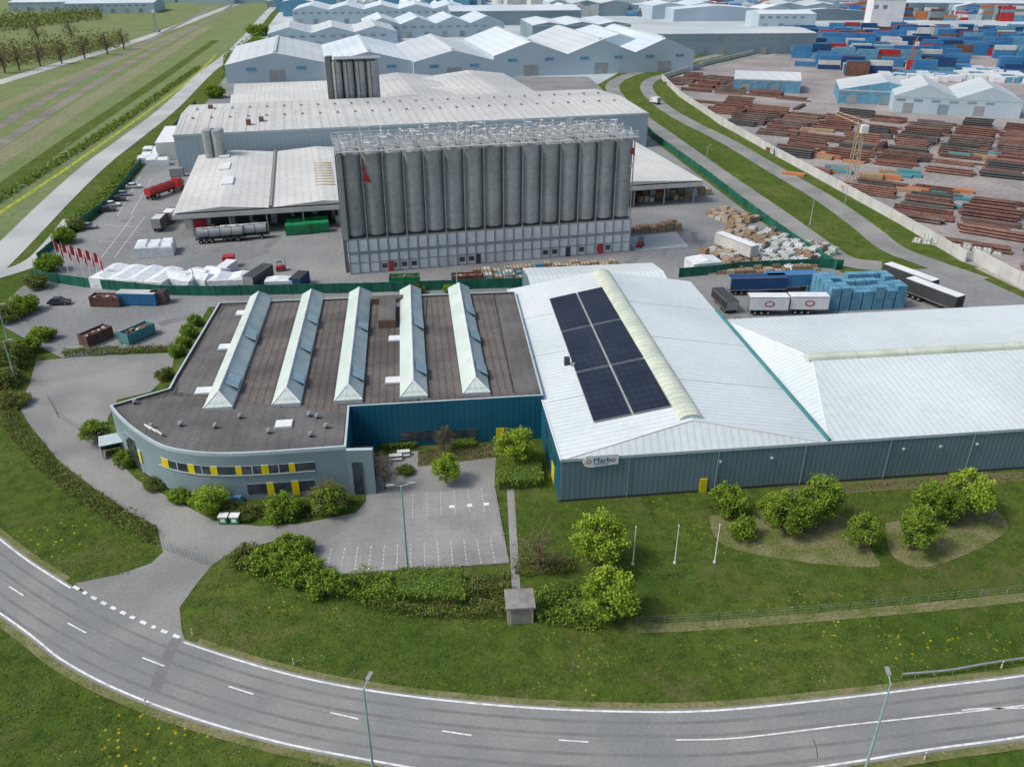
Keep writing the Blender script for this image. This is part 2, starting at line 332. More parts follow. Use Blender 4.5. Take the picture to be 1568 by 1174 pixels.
# ------------------------------------------------ halls (front frame)
MO=P(857,768); fm=Fr(MO[:2],6.87)
roofpx=[(168,620),(182,637),(205,657),(245,681),(290,691),(340,694),(400,692),(460,688),(530,683)]
fac=catmull([P(x,y,7.3) for x,y in roofpx],4)
poly=fac+[P(535,622,7.3)[:2],P(832,605,7.3)[:2],P(789,446,7.3)[:2],P(335,463,7.3)[:2],P(268,575,7.3)[:2],P(258,594,7.3)[:2]]
def inset(poly,d):
    n=len(poly); ar=sum(poly[i][0]*poly[(i+1)%n][1]-poly[(i+1)%n][0]*poly[i][1] for i in range(n)); sg=1 if ar>0 else -1
    out=[]
    for i in range(n):
        p=np.array(poly[i]);a=np.array(poly[i-1]);b=np.array(poly[(i+1)%n])
        e1=(p-a)/np.linalg.norm(p-a);e2=(b-p)/np.linalg.norm(b-p)
        n1=np.array([-e1[1],e1[0]])*sg;n2=np.array([-e2[1],e2[0]])*sg; k=n1+n2; k/=max(.3,np.dot(k,n1)); out.append(tuple(p+k*d))
    return out
mb=MB(); n=len(poly); ins=inset(poly,.3)
ar=sum(poly[i][0]*poly[(i+1)%n][1]-poly[(i+1)%n][0]*poly[i][1] for i in range(n))
nf=len(fac)
for i in range(n):
    j=(i+1)%n; a,b=poly[i],poly[j]; c,d=ins[i],ins[j]
    m='clad_office' if i<nf-1 or i>=n-2 else ('clad_teal')
    mt='trim_light' if i<nf-1 else ('clad_teal' if i<nf+1 else 'trim_teal')
    mb.face([(*a,0),(*b,0),(*b,6.85),(*a,6.85)],m)
    mb.face([(*a,6.85),(*b,6.85),(*b,7.3),(*a,7.3)],mt)
    mb.face([(*a,7.3),(*b,7.3),(*d,7.3),(*c,7.3)],'trim_light'); mb.face([(*c,7.3),(*d,7.3),(*d,6.9),(*c,6.9)],'roof_office')
if ar<0: ins=ins[::-1]
mb.flat(ins,6.9,'roof_bitumen')
offp=inset([fac[i] for i in range(nf)]+[P(535,626,7.3)[:2],P(262,600,7.3)[:2]],.5)
a_=sum(offp[i][0]*offp[(i+1)%len(offp)][1]-offp[(i+1)%len(offp)][0]*offp[i][1] for i in range(len(offp)))
mb.flat(offp if a_>0 else offp[::-1],6.95,'roof_office')
mb.flat(px([(345,470),(400,468),(335,612),(272,600),(275,580)],6.94)[::-1],6.93,'roof_office')
mb.flat(px([(758,452),(786,451),(826,600),(792,602)],6.94)[::-1],6.93,'roof_office')
def facpts(x0,x1,off,z):
    dense=[]
    for a,b in zip(fac[:-1],fac[1:]):
        for k in range(8): dense.append((a[0]+(b[0]-a[0])*k/8,a[1]+(b[1]-a[1])*k/8))
    c=[p for p in dense if x0<=proj(p[0],p[1],z)[0]<=x1]
    A=offs(c,off); 
    if math.hypot(*A[0])>math.hypot(*c[0]): A=offs(c,-off)
    return A
def facpanel(x0,x1,z0,z1,m,off):
    A=facpts(x0,x1,off,(z0+z1)/2)
    for p,q in zip(A[:-1],A[1:]): mb.face([(*p,z0),(*q,z0),(*q,z1),(*p,z1)],m)
    for z in (z0,z1):
        B2=facpts(x0,x1,0,(z0+z1)/2)
        for k in range(min(len(A),len(B2))-1): mb.face([(*A[k],z),(*A[k+1],z),(*B2[k+1],z),(*B2[k],z)],'trim_light')
facpanel(246,482,4.0,5.3,'glass_dark',.06); facpanel(244,484,3.85,3.98,'trim_light',.14)
for x in (254,293,328,366,406,447): facpanel(x-6,x+6,3.95,5.35,'yellow',.12)
for x in (272,310,347,386,427,468): facpanel(x-1.5,x+1.5,4.,5.3,'trim_light',.1)
facpanel(378,482,.9,2.5,'glass_dark',.06)
for x in (395,436,470): facpanel(x-1,x+1,.9,2.5,'trim_light',.1)
for x in (415,453): facpanel(x-7,x+7,.3,2.6,'yellow',.12)
facpanel(196,212,.1,5.2,'glass_dark',.06); facpanel(213,218,2.,4.,'yellow',.12); facpanel(220,376,.1,.5,'dark_grey',.05)
wl=Fr(P(535,622,7.3)[:2],math.degrees(math.atan2(P(832,605,7.3)[1]-P(535,622,7.3)[1],P(832,605,7.3)[0]-P(535,622,7.3)[0])))
mb.ob(wl,7,11.5,-.08,0.05,1.,2.6,'glass_dark'); mb.ob(wl,20.8,22,-.12,.05,0,2.2,'yellow'); mb.ob(wl,13,18,-.08,.05,1.,2.4,'glass_dark')
w0=fac[-1]; fw=Fr(w0,3)
mb.ob(fw,0.02,3.4,-.6,.0,0,7.0,'clad_office','trim_light'); mb.ob(fw,0.03,2.6,.02,6.5,0,3.2,'clad_office','roof_office')
mb.ob(fw,.6,1.9,-.7,-.6,.2,5.2,'glass_dark')
fb0=fm.l(P(560,450,7))[1]; fb1=fm.l(P(531,616,7))[1]
for i,x in enumerate((340,441,534,634,731)):
    a=fm.l(P(x,612,7))[0]; w=2.0; z0=6.9;zc=7.4;zr=9.1; b0,b1=fb1,fb0
    mb.ob(fm,a-w,a+w,b0,b1,z0,zc,'trim_light')
    R0=fm.w(a,b0+1.8,zr);R1=fm.w(a,b1-1.8,zr);A=fm.w(a-w,b0,zc);B=fm.w(a+w,b0,zc);C=fm.w(a+w,b1,zc);D=fm.w(a-w,b1,zc)
    mb.face([A,R0,R1,D],'glazing'); mb.face([B,C,R1,R0],'glazing_blue'); mb.face([A,B,R0],'glazing'); mb.face([C,D,R1],'glazing')
    mb.tube(R0,R1,.14,5,'white_paint')
    for p,q in((A,R0),(B,R0),(C,R1),(D,R1)): mb.tube(p,q,.1,4,'white_paint')
    for t in (.33,.66): mb.tube(Vector(A).lerp(Vector(B),t),R0,.05,4,'white_paint')
    L_=b1-b0
    for k in range(3 if i in (1,4) else 2):
        bb=b0+5+k*(L_-8)/(3 if i in (1,4) else 2)+random.uniform(-1,1)
        q=[fm.w(a+.5,bb,zr-.2),fm.w(a+w+.05,bb,zc+.5),fm.w(a+w+.05,bb+3.4,zc+.5),fm.w(a+.5,bb+3.4,zr-.2)]
        mb.face(q,'vent_glass'); mb.face([fm.w(a+w+.05,bb,zc+.5),fm.w(a+w+.05,bb+3.4,zc+.5),fm.w(a+w,bb+3.4,zc+.05),fm.w(a+w,bb,zc+.05)],'grey_metal')
for x,y in [(346,532),(312,599),(372,480),(606,519),(602,583),(608,468),(435,650)]:
    a,b=fm.l(P(x,y,7)); mb.ob(fm,a-1.1,a+1.1,b-.95,b+.95,6.96,7.25,'offwhite','white_paint'); mb.ob(fm,a-1.25,a+1.25,b-1.1,b+1.1,6.955,7.05,'grey_metal')
a,b=fm.l(P(592,480,7.5)); mb.ob(fm,a-1.3,a+1.6,b-5,b+5.5,6.92,8.4,'twig','roof_office')
mb.ob(fm,a-3,a+3,b+5.8,b+7.4,6.92,8,'twig','roof_office')
for x,y in [(207,618),(232,655),(277,652),(412,663),(474,637),(476,668),(486,640),(500,655),(368,640),(330,655)]:
    X,Y,_=P(x,y,7); mb.cyl(X,Y,6.96,7.4,.22,.22,8,'dark_grey'); mb.cyl(X,Y,7.4,7.7,.36,.25,8,'grey_metal')
for k in range(3): mb.tube(P(222+k*8,650+k*4,7.4),P(232+k*8,657+k*4,7.4),.16,6,'offwhite')
for px0,px1 in [((755,448),(786,600)),((640,614),(655,448)),((430,624),(480,452))]:
    mb.tube(P(*px0,6.95),P(*px1,6.95),.1,4,'dark_grey')
mb.build('factory_building')
def hall_white():
    mb=MB(); Wd=36.2;L=60.;ze=6.5;zr=9.5
    mb.ob(fm,0,Wd,.0,L,0,6.2,'clad_bluegrey','roof_white')
    mb.ob(fm,-.08,-.003,.3,L,0,6.2,'clad_teal')
    for b in (3,6.5,10): mb.ob(fm,-.15,-.08,b,b+2,3.6,4.8,'glass_dark')
    mb.ob(fm,-.15,-.08,4,6,0,2.6,'yellow')
    mb.ob(fm,-.1,110,-.12,0.0,6.3,6.7,'trim_light'); mb.ob(fm,-.1,110,-.08,-.001,0,.35,'dark_grey')
    A,B,C,D=fm.w(0,0,ze),fm.w(Wd,0,ze),fm.w(Wd,L,ze),fm.w(0,L,ze); R0=fm.w(Wd/2,3,zr);R1=fm.w(Wd/2,L,zr)
    mb.face([A,R0,R1,D],'roof_white_b'); mb.face([B,C,R1,R0],'roof_white_b'); mb.face([A,B,R0],'roof_white'); mb.face([C,D,R1],'clad_bluegrey')
    for p,q in((A,D),(R0,A),(R0,B)): mb.tube(p,q,.12,5,'white_paint')
    mb.ob(fm,0.0,Wd,.0,L-.01,6.2,6.48,'trim_light')
    for b in (15,30,45):
        mb.tube(fm.w(.1,b,ze+.03),fm.w(Wd/2-1.9,b,zr-.28),.03,4,'grey_metal'); mb.tube(fm.w(Wd-.1,b,ze+.03),fm.w(Wd/2+1.9,b,zr-.28),.03,4,'grey_metal')
    b0,b1=3.5,L-.5; n=8
    pr=[(Wd/2+1.7*math.cos(math.pi*k/n),zr-.35+.9*math.sin(math.pi*k/n)) for k in range(n+1)]
    for (a,z),(a2,z2) in zip(pr[:-1],pr[1:]): mb.face([fm.w(a,b0,z),fm.w(a,b1,z),fm.w(a2,b1,z2),fm.w(a2,b0,z2)],'skylight_cream')
    mb.face([fm.w(a,b0,z) for a,z in pr],'trim_light')
    nrm=(Vector(R0)-Vector(A)).cross(Vector(D)-Vector(A)).normalized(); o=Vector((0,0,CZ))
    if nrm.z<0:nrm=-nrm
    def hit(x,y):
        d=Vector(P(x,y))-o; t=(Vector(A)+nrm*.22-o).dot(nrm)/d.dot(nrm); return o+d*t
    c=[hit(908,647),hit(1030,622),hit(925,438),hit(840,457)]
    def bl(u,v): return (c[0]*(1-u)+c[1]*u)*(1-v)+(c[3]*(1-u)+c[2]*u)*v
    for i in range(2):
        for j in range(3):
            u0=i*.5+.012;u1=(i+1)*.5-.012;v0=j/3+.005;v1=(j+1)/3-.005
            q=[bl(u0,v0),bl(u1,v0),bl(u1,v1),bl(u0,v1)]; mb.face(q,'solar')
            for k in range(4): mb.tube(q[k],q[(k+1)%4],.05,4,'grey_metal')
    h=hit(868,556); mb.box(h.x,h.y,h.z-.4,.8,.8,1.4,'dark_grey',ang=6.87); mb.box(h.x+.9,h.y-.6,h.z-.3,.6,.6,.6,'grey_metal')
    a=fm.l(P(1074,750))[0]; mb.ob(fm,a-.5,a+.5,-.14,0,0,2.1,'yellow')
    for x in (1090,1170,1380,1440,1500): 
        a=fm.l(P(x,740))[0]; mb.ob(fm,a-.14,a+.14,-.3,0,4.6,4.85,'offwhite')
    for k in range(8): mb.tube(fm.w(9+k*12,-.14,.1),fm.w(9+k*12,-.14,6.2),.06,5,'clad_office')
    mb.ob(fm,5,33,L+.02,L+16,0,4.8,'clad_bluegrey','roof_white'); mb.gable(fm,5,33,L+.02,L+16,4.82,6.,'roof_white','clad_bluegrey','a')
    return mb.build('warehouse_hall')
hall_white()
def hall3():
    mb=MB(); a0,a1=36.22,112;L=41;ze=6.5;zr=9.3;bm=19.5
    mb.ob(fm,a0,a1,0,L,0,6.2,'clad_bluegrey','roof_white')
    mb.ob(fm,a0,a1,.001,L-.001,6.2,6.45,'trim_light')
    A,B,C,D=fm.w(a0,0,ze),fm.w(a1,0,ze),fm.w(a1,L,ze),fm.w(a0,L,ze);R0=fm.w(a0+6,bm,zr);R1=fm.w(a1,bm,zr)
    mb.face([A,B,R1,R0],'roof_white'); mb.face([C,D,R0,R1],'roof_white'); mb.face([D,A,R0],'roof_white_b')
    for p,q in((A,R0),(D,R0),(D,C)): mb.tube(p,q,.08,4,'white_paint')
    n=6; pr=[(bm+1.0*math.cos(math.pi*k/n),zr-.1+.6*math.sin(math.pi*k/n)) for k in range(n+1)]
    for s in range(9):
        s0=a0+5+s*8; s1=s0+7.9
        for (b,z),(b2,z2) in zip(pr[:-1],pr[1:]): mb.face([fm.w(s0,b,z),fm.w(s1,b,z),fm.w(s1,b2,z2),fm.w(s0,b2,z2)],'skylight_cream')
        mb.face([fm.w(s0,b,z) for b,z in pr],'offwhite')
    mb.ob(fm,a0-.2,a0+.15,.1,L+4,6.5,7.,'trim_teal')
    return mb.build('warehouse_hall')
hall3()
mb=MB(); a=fm.l(P(920,768))[0]-.3
q=[(a-2.3,6.1),(a-1.9,7.1),(a+2.4,7.1),(a+2.4,5.6),(a-1.2,5.3),(a-2.0,5.5)]
mb.face([fm.w(x,-.32,z) for x,z in q],'white_paint'); mb.face([fm.w(x,-.2,z) for x,z in q][::-1],'white_paint')
for (x,z),(x2,z2) in zip(q,q[1:]+q[:1]): mb.face([fm.w(x,-.32,z),fm.w(x2,-.32,z2),fm.w(x2,-.2,z2),fm.w(x,-.2,z)],'white_paint')
for k in range(8):
    t=k*math.pi/4; cx,cz=a-1.5+.28*math.cos(t),6.2+.28*math.sin(t)
    mb.face([fm.w(cx+.11*math.cos(t2*math.pi/3),-.335,cz+.11*math.sin(t2*math.pi/3)) for t2 in range(6)],'orange')
sg=mb.build('company_sign')
def text(s,a,z,size,m):
    cu=bpy.data.curves.new('lettering','FONT'); cu.body=s; cu.size=size; cu.extrude=.01; cu.offset=.0
    o=bpy.data.objects.new('lettering',cu); sc.collection.objects.link(o); cu.materials.append(MATS[m])
    o.location=fm.w(a,-.35,z); o.rotation_euler=(math.pi/2,0,fm.r); o.parent=sg
text('Marbo',a-.95,6.02,1.1,'blue_dark'); text('LUBRICATION',a-.9,5.72,.3,'blue_cont')
# ------------------------------------------------ silo building
SO=P(537,420); fs=Fr(SO[:2],13.8)
mb=MB(); Wd=66.;nb=15;pt=Wd/nb; dep=14
mb.ob(fs,0,Wd,0,dep,0,8,'silo_steel','silo_dark')
for i in range(nb*2+1):
    a=i*pt/2; mb.ob(fs,max(0,a-.13),min(Wd,a+.13),-.25,0,0,7.9,'grey_metal')
mb.ob(fs,0,Wd,-.2,0,4.5,4.9,'grey_metal')
for i in range(nb*2):
    a=i*pt/2+.2;a2=(i+1)*pt/2-.2
    mb.ob(fs,a,a2,-.12,0,5.1,7.6,'panel_white'); mb.ob(fs,a,a2,-.12,0,2.6,4.4,'panel_white')
    r=random.random()
    mb.ob(fs,a,a2,-.1,0,.2,2.3,'panel_white' if r<.6 else 'offwhite')
    if r>.75: mb.ob(fs,a+.3,a2-.3,-.13,0,.9,2,'glass_dark')
for a in (8.5,58): mb.ob(fs,a,a+1.1,-.3,0,0,2.3,'red')
for a in (28.5,50): mb.ob(fs,a,a+1.1,-.3,0,0,2.3,'dark_grey')
for j in range(6):
    b=j*dep/6; mb.ob(fs,-.12,0,b+.2,b+dep/6-.2,5.1,7.6,'panel_white'); mb.ob(fs,-.12,0,b+.2,b+dep/6-.2,2.6,4.4,'panel_white'); mb.ob(fs,Wd,Wd+.12,b+.2,b+dep/6-.2,2.6,7.4,'panel_white')
mb.ob(fs,.9,Wd-.9,1.6,dep-1,8,25.6,'silo_dark')
for j in range(3):
    for i in range(nb):
        a=(i+.5)*pt;b=2.2+j*4.6; X,Y,_=fs.w(a,b); mb.cyl(X,Y,8.6,26,2.08,2.08,24,'silo_steel'); mb.cyl(X,Y,7.9,8.6,1.5,2.08,24,'silo_dark'); mb.cyl(X,Y,26,26.7,2.08,.8,20,'silo_steel')
for i in range(nb+1):
    a=min(Wd-.3,max(.3,i*pt)); X,Y,_=fs.w(a,.35); mb.tube((X,Y,8),(X,Y,26.2),.16,5,'grey_metal')
mb.ob(fs,-.9,.5,1,4,0,26.5,'silo_dark'); mb.ob(fs,-.7,.2,-.2,1,8,27,'silo_steel')
for b in (-.1,4.6,9.2,dep):
    a0,a1=-.8,Wd+.4
    for z in (26.9,27.5,28.1): mb.tube(fs.w(a0,b,z),fs.w(a1,b,z),.06,4,'white_paint')
    k=0
    while a0+k*1.45<a1: mb.tube(fs.w(a0+k*1.45,b,26.2),fs.w(a0+k*1.45,b,28.2),.06,4,'white_paint'); k+=1
    mb.ob(fs,a0,a1,b-.45,b+.45,26.72,26.84,'offwhite')
for i in range(nb+1):
    a=i*pt; mb.ob(fs,max(-.5,a-.35),min(Wd+.2,a+.35),-.1,dep,26.86,26.95,'grey_metal')
for i in range(nb*2):
    for b in (.8,3.5,6,8.5,11,13):
        a=(i+.5)*pt/2+random.uniform(-.3,.3); h=random.uniform(1.,2.9)
        if random.random()<.85:
            p=fs.w(a,b,26.5);q=fs.w(a,b,26.5+h);r=fs.w(a+random.uniform(-1.4,1.4),b+random.uniform(-1.2,1.2),26.5+h); r2=(r[0],r[1],26.5)
            mb.tube(p,q,.1,5,'offwhite'); mb.tube(q,r,.1,5,'white_paint')
            if random.random()<.5: mb.tube(r,r2,.1,5,'grey_metal')
            if random.random()<.4: mb.box(q[0],q[1],26.9,.9,.9,.8,'offwhite')
mb.face([fs.w(4.3,-.08,20.6),fs.w(6.1,-.08,20.2),fs.w(5.7,-.08,21.4),fs.w(5.,-.08,22.6)],'red'); mb.face([fs.w(4.3,-.08,23.2),fs.w(4.9,-.08,22.2),fs.w(5.0,-.08,23.9)],'red')
mb.face([fs.w(Wd-1.4,-.05,23.2),fs.w(Wd-.2,-.05,22.6),fs.w(Wd-.4,-.05,24.2),fs.w(Wd-1.0,-.05,24.6)],'red')
mb.face([fs.w(Wd-1.4,-.05,20.2),fs.w(Wd-.3,-.05,19.6),fs.w(Wd-.4,-.05,21.6)],'panel_white')
o=mb.build('silo_building')
# ------------------------------------------------ canopy warehouse
CO=P(265,330,6); fc=Fr(CO[:2],13.2)
mb=MB(); Wc=141
mb.ob(fc,1,Wc-1,8,68,0,5.6,'offwhite','roof_beige_b')
mb.ob(fc,0,Wc,0,8.02,4.9,6,'offwhite','roof_beige_b')
mb.ob(fc,.2,Wc-.2,.3,7.9,4.7,4.88,'dark_grey')
k=4
while k<Wc: mb.ob(fc,k-.2,k+.2,1,1.4,0,4.9,'grey_metal'); k+=9
for i in range(13):
    a=3+i*10.6; mb.ob(fc,a,a+3.5,7.85,8,0,3.8,'red' if i%4==0 else 'dark_grey'); mb.ob(fc,a+4.5,a+9,7.9,8,.5,4.2,'dark_grey')
    for q in range(3): mb.box(*fc.w(a+5+q*1.6,5)[:2],.05,1.3,1.2,random.uniform(.8,2),random.choice(['wood','tarp_white','green_cont','wood_light']),ang=13)
for a0,a1 in ((0,23),(23.6,49),(49.6,75),(75.6,100),(100.6,Wc)):
    mb.ob(fc,a0,a1,7.5,66,5.6,6.4,'offwhite','roof_beige_b'); mb.gable(fc,a0,a1,.2,66,6.42,7.4,'roof_beige_b','offwhite','b')
    if a0<100: mb.ob(fc,a1-.1,a1+.7,.3,66,6.3,6.9,'roof_concrete')
for k in range(9): mb.ob(fc,35,40,16+k*3.2,17+k*3.2,7.0,7.45,'wood_light')
for a,b in ((8,40),(10,22),(7,56)): mb.ob(fc,a,a+3,b,b+8,7.,7.7,'white_paint')
X,Y,_=fc.w(4,60); 
for k in range(4): mb.cyl(X+(k%2)*3,Y+(k//2)*3,5,15,1.4,1.4,12,'silo_steel')
mb.build('loading_warehouse')
BO=P(265,207,12); fb=Fr(BO[:2],14.)
mb=MB(); Wb=160;Db=57
mb.ob(fb,0,Wb,0,Db,0,12,'clad_pale','roof_beige'); mb.gable(fb,0,Wb,0,Db,12.02,13.6,'roof_beige','clad_pale','a')
mb.ob(fb,-.2,Wb+.2,-.2,0,11.4,12.1,'trim_light')
for i in range(26):
    for b in (20,38): mb.ob(fb,4+i*6,4.8+i*6,b,b+.8,13.,13.7,'grey_metal')
for i in range(40): 
    mb.tube(fb.w(2+i*4,.5,12.1),fb.w(2+i*4,Db/2,13.65),.08,4,'offwhite')
for a,b in ((26,12),(22,8),(8,40)): mb.ob(fb,a,a+1.5,b,b+2,12.5,14.2,'rust_light')
mb.ob(fb,-9,0,20,50,0,6,'offwhite','white_paint')
mb.build('high_bay_warehouse')
def simple(name,o,deg,w,d,h,hr,mw,mr,axis='a',n=1,hip=0):
    f=Fr(o[:2],deg); mb=MB(); mb.ob(f,0,w,0,d,0,h,mw,mr)
    for i in range(n):
        if axis=='b': mb.gable(f,i*w/n,(i+1)*w/n,0,d,h+.02,hr,mr,mw,'b',hip=hip)
        else: mb.gable(f,0,w,i*d/n,(i+1)*d/n,h+.02,hr,mr,mw,'a',hip=hip)
    k=int(w/14)
    for i in range(k): mb.ob(f,i*14+4,i*14+8,-.15,-.01,0.3,min(4.5,h*.6),'wall_far_dark' if i%2 else 'grey_metal')
    for i in range(k*2): mb.ob(f,i*7+1,i*7+4.5,-.12,-.01,h*.72,h*.84,'wall_far_dark')
    mb.ob(f,-.1,w+.1,-.1,-.003,h-.5,h,'trim_light')
    return mb.build(name)
simple('warehouse',P(352,163,8),14,118,62,8,10,'wall_far','roof_beige_b','a',2)
simple('warehouse',P(575,160,9),14,70,75,9,11,'wall_far','roof_beige','b',2)
mb=MB(); X0,Y0,_=P(520,165,8)
for i in range(4):
    for j in range(2):
        X,Y=X0+i*4.4,Y0+i*1.1+j*4.6; mb.cyl(X,Y,0,25,2.1,2.1,14,'silo_steel'); mb.cyl(X,Y,25,26,2.1,.5,14,'silo_steel'); mb.tube((X,Y-2.2,2),(X,Y-2.2,26),.2,5,'silo_dark')
mb.box(X0-2.6,Y0,0,2,4,27,'silo_dark'); mb.box(X0+8,Y0+3,26,18,8,.3,'grey_metal',ang=14)
for k in range(10): mb.tube((X0-1+k*2,Y0-.8+k*.5,26.3),(X0-1+k*2,Y0-.8+k*.5,28),.08,4,'offwhite')
mb.build('silo_cluster')
gh=P(348,128); f=Fr(gh[:2],13); mb=MB()
wid=[52,46,44,42,40,36]; a=0
for i,w in enumerate(wid):
    d=95; b0=-5*i if i<3 else -10; he=9 if i<3 else 11; hr=14.5 if i<3 else 18
    mr='roof_far' if i%2 else 'roof_far_warm'
    mb.ob(f,a,a+w-.05,b0,b0+d,0,he,'wall_far',mr); mb.gable(f,a,a+w,b0,b0+d,he+.02,hr,mr,'wall_far','b')
    mb.ob(f,a+w/2-.8,a+w/2+.8,b0+4,b0+d-4,hr-.3,hr+.6,'roof_far_warm')
    mb.ob(f,a+w/2-4,a+w/2+4,b0-.2,b0-.01,0,6,'grey_metal')
    for q in (.25,.75): mb.ob(f,a+w*q-2.5,a+w*q+2.5,b0-.2,b0-.01,he-3,he-1.5,'blue_light')
    a+=w
mb.build('storage_halls')
simple('warehouse',P(890,103),8,45,70,12,18,'wall_far','roof_far','b')
simple('warehouse',P(965,85),4,125,50,13,14,'wall_far_dark','roof_far_warm','a')
simple('warehouse',P(815,66),8,75,60,12,14,'wall_far_dark','roof_far','b',3)
simple('warehouse',P(1122,140),-14,32,24,6,8.5,'blue_light','roof_far_warm','a')
simple('warehouse',P(1282,158),-16,40,32,6,10,'blue_light','roof_far_warm','b',1)
simple('warehouse',P(1365,172),-18,50,34,7,12,'wall_far','roof_far_warm','b',2)
simple('warehouse',P(412,76),12,90,60,10,14,'wall_far','roof_far_warm','b',3)
simple('warehouse',P(560,60),12,110,60,10,15,'wall_far','roof_far','b',4)
simple('warehouse',P(690,40),8,120,60,12,15,'wall_far_dark','roof_far','a')
simple('warehouse',P(450,38),8,160,70,12,16,'wall_far','roof_far','b',5)
simple('warehouse',P(1330,48),-6,26,20,24,26,'white_paint','roof_far','a')
simple('warehouse',P(1380,28),-6,230,60,14,15,'wall_far_dark','roof_far','a')
simple('warehouse',P(1160,45),2,50,40,12,14,'wall_far','roof_far','a')
simple('warehouse',P(100,22),10,90,60,10,12,'wall_far','roof_far','a')
simple('warehouse',P(15,18),10,70,50,9,11,'wall_far','roof_far','a')
mb=MB()
for _ in range(200):
    x=random.uniform(400,1560);y=random.choice((random.uniform(-12,34),random.uniform(-12,12))); X,Y,_z=P(x,y)
    if Y>3000: continue
    w=random.uniform(25,90);d=random.uniform(20,60);h=random.uniform(6,14); f=Fr((X,Y),random.choice((8,8,14,-6)))
    mw=random.choice(['wall_far','wall_far_dark','offwhite','wall_far','blue_light']); mr=random.choice(['roof_far','roof_far_warm','roof_far','white_paint'])
    k=random.choice((1,1,2,3)); mb.ob(f,0,w,0,d,0,h,mw,mr)
    for q in range(k): mb.gable(f,q*w/k,(q+1)*w/k,0,d,h+.02,h+3,mr,mw,'b')
for _ in range(25):
    X,Y,_z=P(random.uniform(20,400),random.uniform(-8,8)); f=Fr((X,Y),8); w=random.uniform(30,90); mb.ob(f,0,w,0,30,0,8,'wall_far','roof_far'); mb.gable(f,0,w,0,30,8.02,11,'roof_far','wall_far','a')
for _ in range(16):
    X,Y,_z=P(random.uniform(500,1500),random.uniform(-5,15)); 
    for q in range(3): mb.cyl(X+q*16,Y,0,14,7,7,16,'white_paint'); mb.cyl(X+q*16,Y,14,15.5,7,.5,16,'roof_far')
mb.build('port_buildings')
# ------------------------------------------------ container fields
def field(name,poly,ang,pal,prob,smax,lx=12.6,ly=2.9,L0=12.2,gaps=True):
    f=Fr(poly[0],ang); ls=[f.l(p) for p in poly]; a0=min(p[0] for p in ls);a1=max(p[0] for p in ls);b0=min(p[1] for p in ls);b1=max(p[1] for p in ls)
    mb=MB(); a=a0
    while a<a1:
        b=b0
        while b<b1:
            if inside((a,b),ls) and random.random()<prob*(1 if (int(a/40)+int(b/30))%3 or not gaps else .15):
                col=random.choice(pal)
                for k in range(random.randint(1,smax)):
                    c=col if random.random()<.7 else random.choice(pal)
                    mb.ob(f,a,a+L0,b,b+2.44,k*2.6+.06,k*2.6+2.6,c)
                    for q in range(3): mb.ob(f,a+1+q*4.4,a+1.4+q*4.4,b-.06,b-.002,k*2.6+.2,k*2.6+2.5,c)
            b+=ly
        a+=lx
    return mb.build(name)
bl=['blue_cont']*6+['blue_light']*2+['blue_dark']*2+['red','offwhite','rust']
field('container_stacks',px([(1150,88),(1185,55),(1330,45),(1568,50),(1700,80),(1700,128),(1568,122),(1480,100),(1440,112),(1300,118),(1200,100)]),-14,bl,.48,3)
field('tank_container_rows',px([(1330,112),(1440,116),(1490,106),(1568,122),(1650,130),(1640,142),(1560,132),(1480,122),(1420,128),(1330,124)]),-14,['white_paint','white_paint','blue_light'],.8,1,7.,4.,6.1,False)
mix=['blue_light','red','rust','orange','wall_far_dark','white_paint','teal_cont','blue_light','red','blue_cont','wall_far']
field('container_stacks',px([(830,14),(960,26),(1568,34),(1900,40)])+[(1400,1300),(0,1500)],-6,mix,.75,5)
# ------------------------------------------------ steel yard
mb=MB(); ypoly=px([(1025,126),(1105,182),(1280,280),(1380,335),(1480,390),(1600,440),(1700,330),(1640,210),(1480,190),(1300,165),(1180,145),(1100,112)])
fy=Fr(ypoly[0],-32)
ls=[fy.l(p) for p in ypoly]
a=min(p[0] for p in ls)
while a<max(p[0] for p in ls):
    b=min(p[1] for p in ls)+random.uniform(0,4)
    while b<max(p[1] for p in ls):
        st=4.2
        if inside((a+6,b),ls) and random.random()<.82 and (int(b)//24)%5!=3:
            r=random.choice((.16,.22,.3,.38)); w=int(random.uniform(2.2,4.2)/(2*r)); nl=random.randint(1,5); L=random.uniform(10,16); m=random.choice(['rust','rust','rust','rust_light','rust_dark','rust_dark','dark_grey'])
            a_=-32+random.choice((0,0,3,-4,6,90)) if random.random()<.25 else -32
            ff=Fr(fy.w(a+random.uniform(-1,1),b)[:2],a_)
            for k in range(nl):
                for i in range(max(1,w-k)):
                    y=(i+k*.5)*2*r; z=r+k*r*1.8+.15; e=random.uniform(-.5,.5)
                    if k<nl-1 and 0<i<w-k-1 and i!=0: continue
                    mb.tube(ff.w(e,y,z),ff.w(L+e,y,z),r,5,m)
                if k<nl-1: mb.ob(ff,.3,L-.3,k*r+r,max(k*r+r+.1,(w-k*.5-1)*2*r-r),k*r*1.8+.15,k*r*1.8+.15+r*1.6,m)
            for q in (.2,.8): mb.ob(ff,L*q-.15,L*q+.15,-.5,w*2*r,.06,.15,'wood')
            st=max(3.,w*2*r+random.uniform(.5,1.6))
        b+=st
    a+=16.3
mb.build('steel_pipe_stacks')
mb=MB()
for x,y in [(1250,262),(1215,238),(1300,245),(1235,205),(1440,300),(1490,240),(1360,270),(1540,330)]:
    X,Y,_=P(x,y)
    for k in range(6): mb.box(X+random.uniform(-9,9),Y+random.uniform(-6,6),.06,7,2.4,random.uniform(.5,1.6),random.choice(['orange','rust_light','teal_cont','wood']),ang=-30+random.uniform(-8,8))
mb.build('steel_plate_stacks')
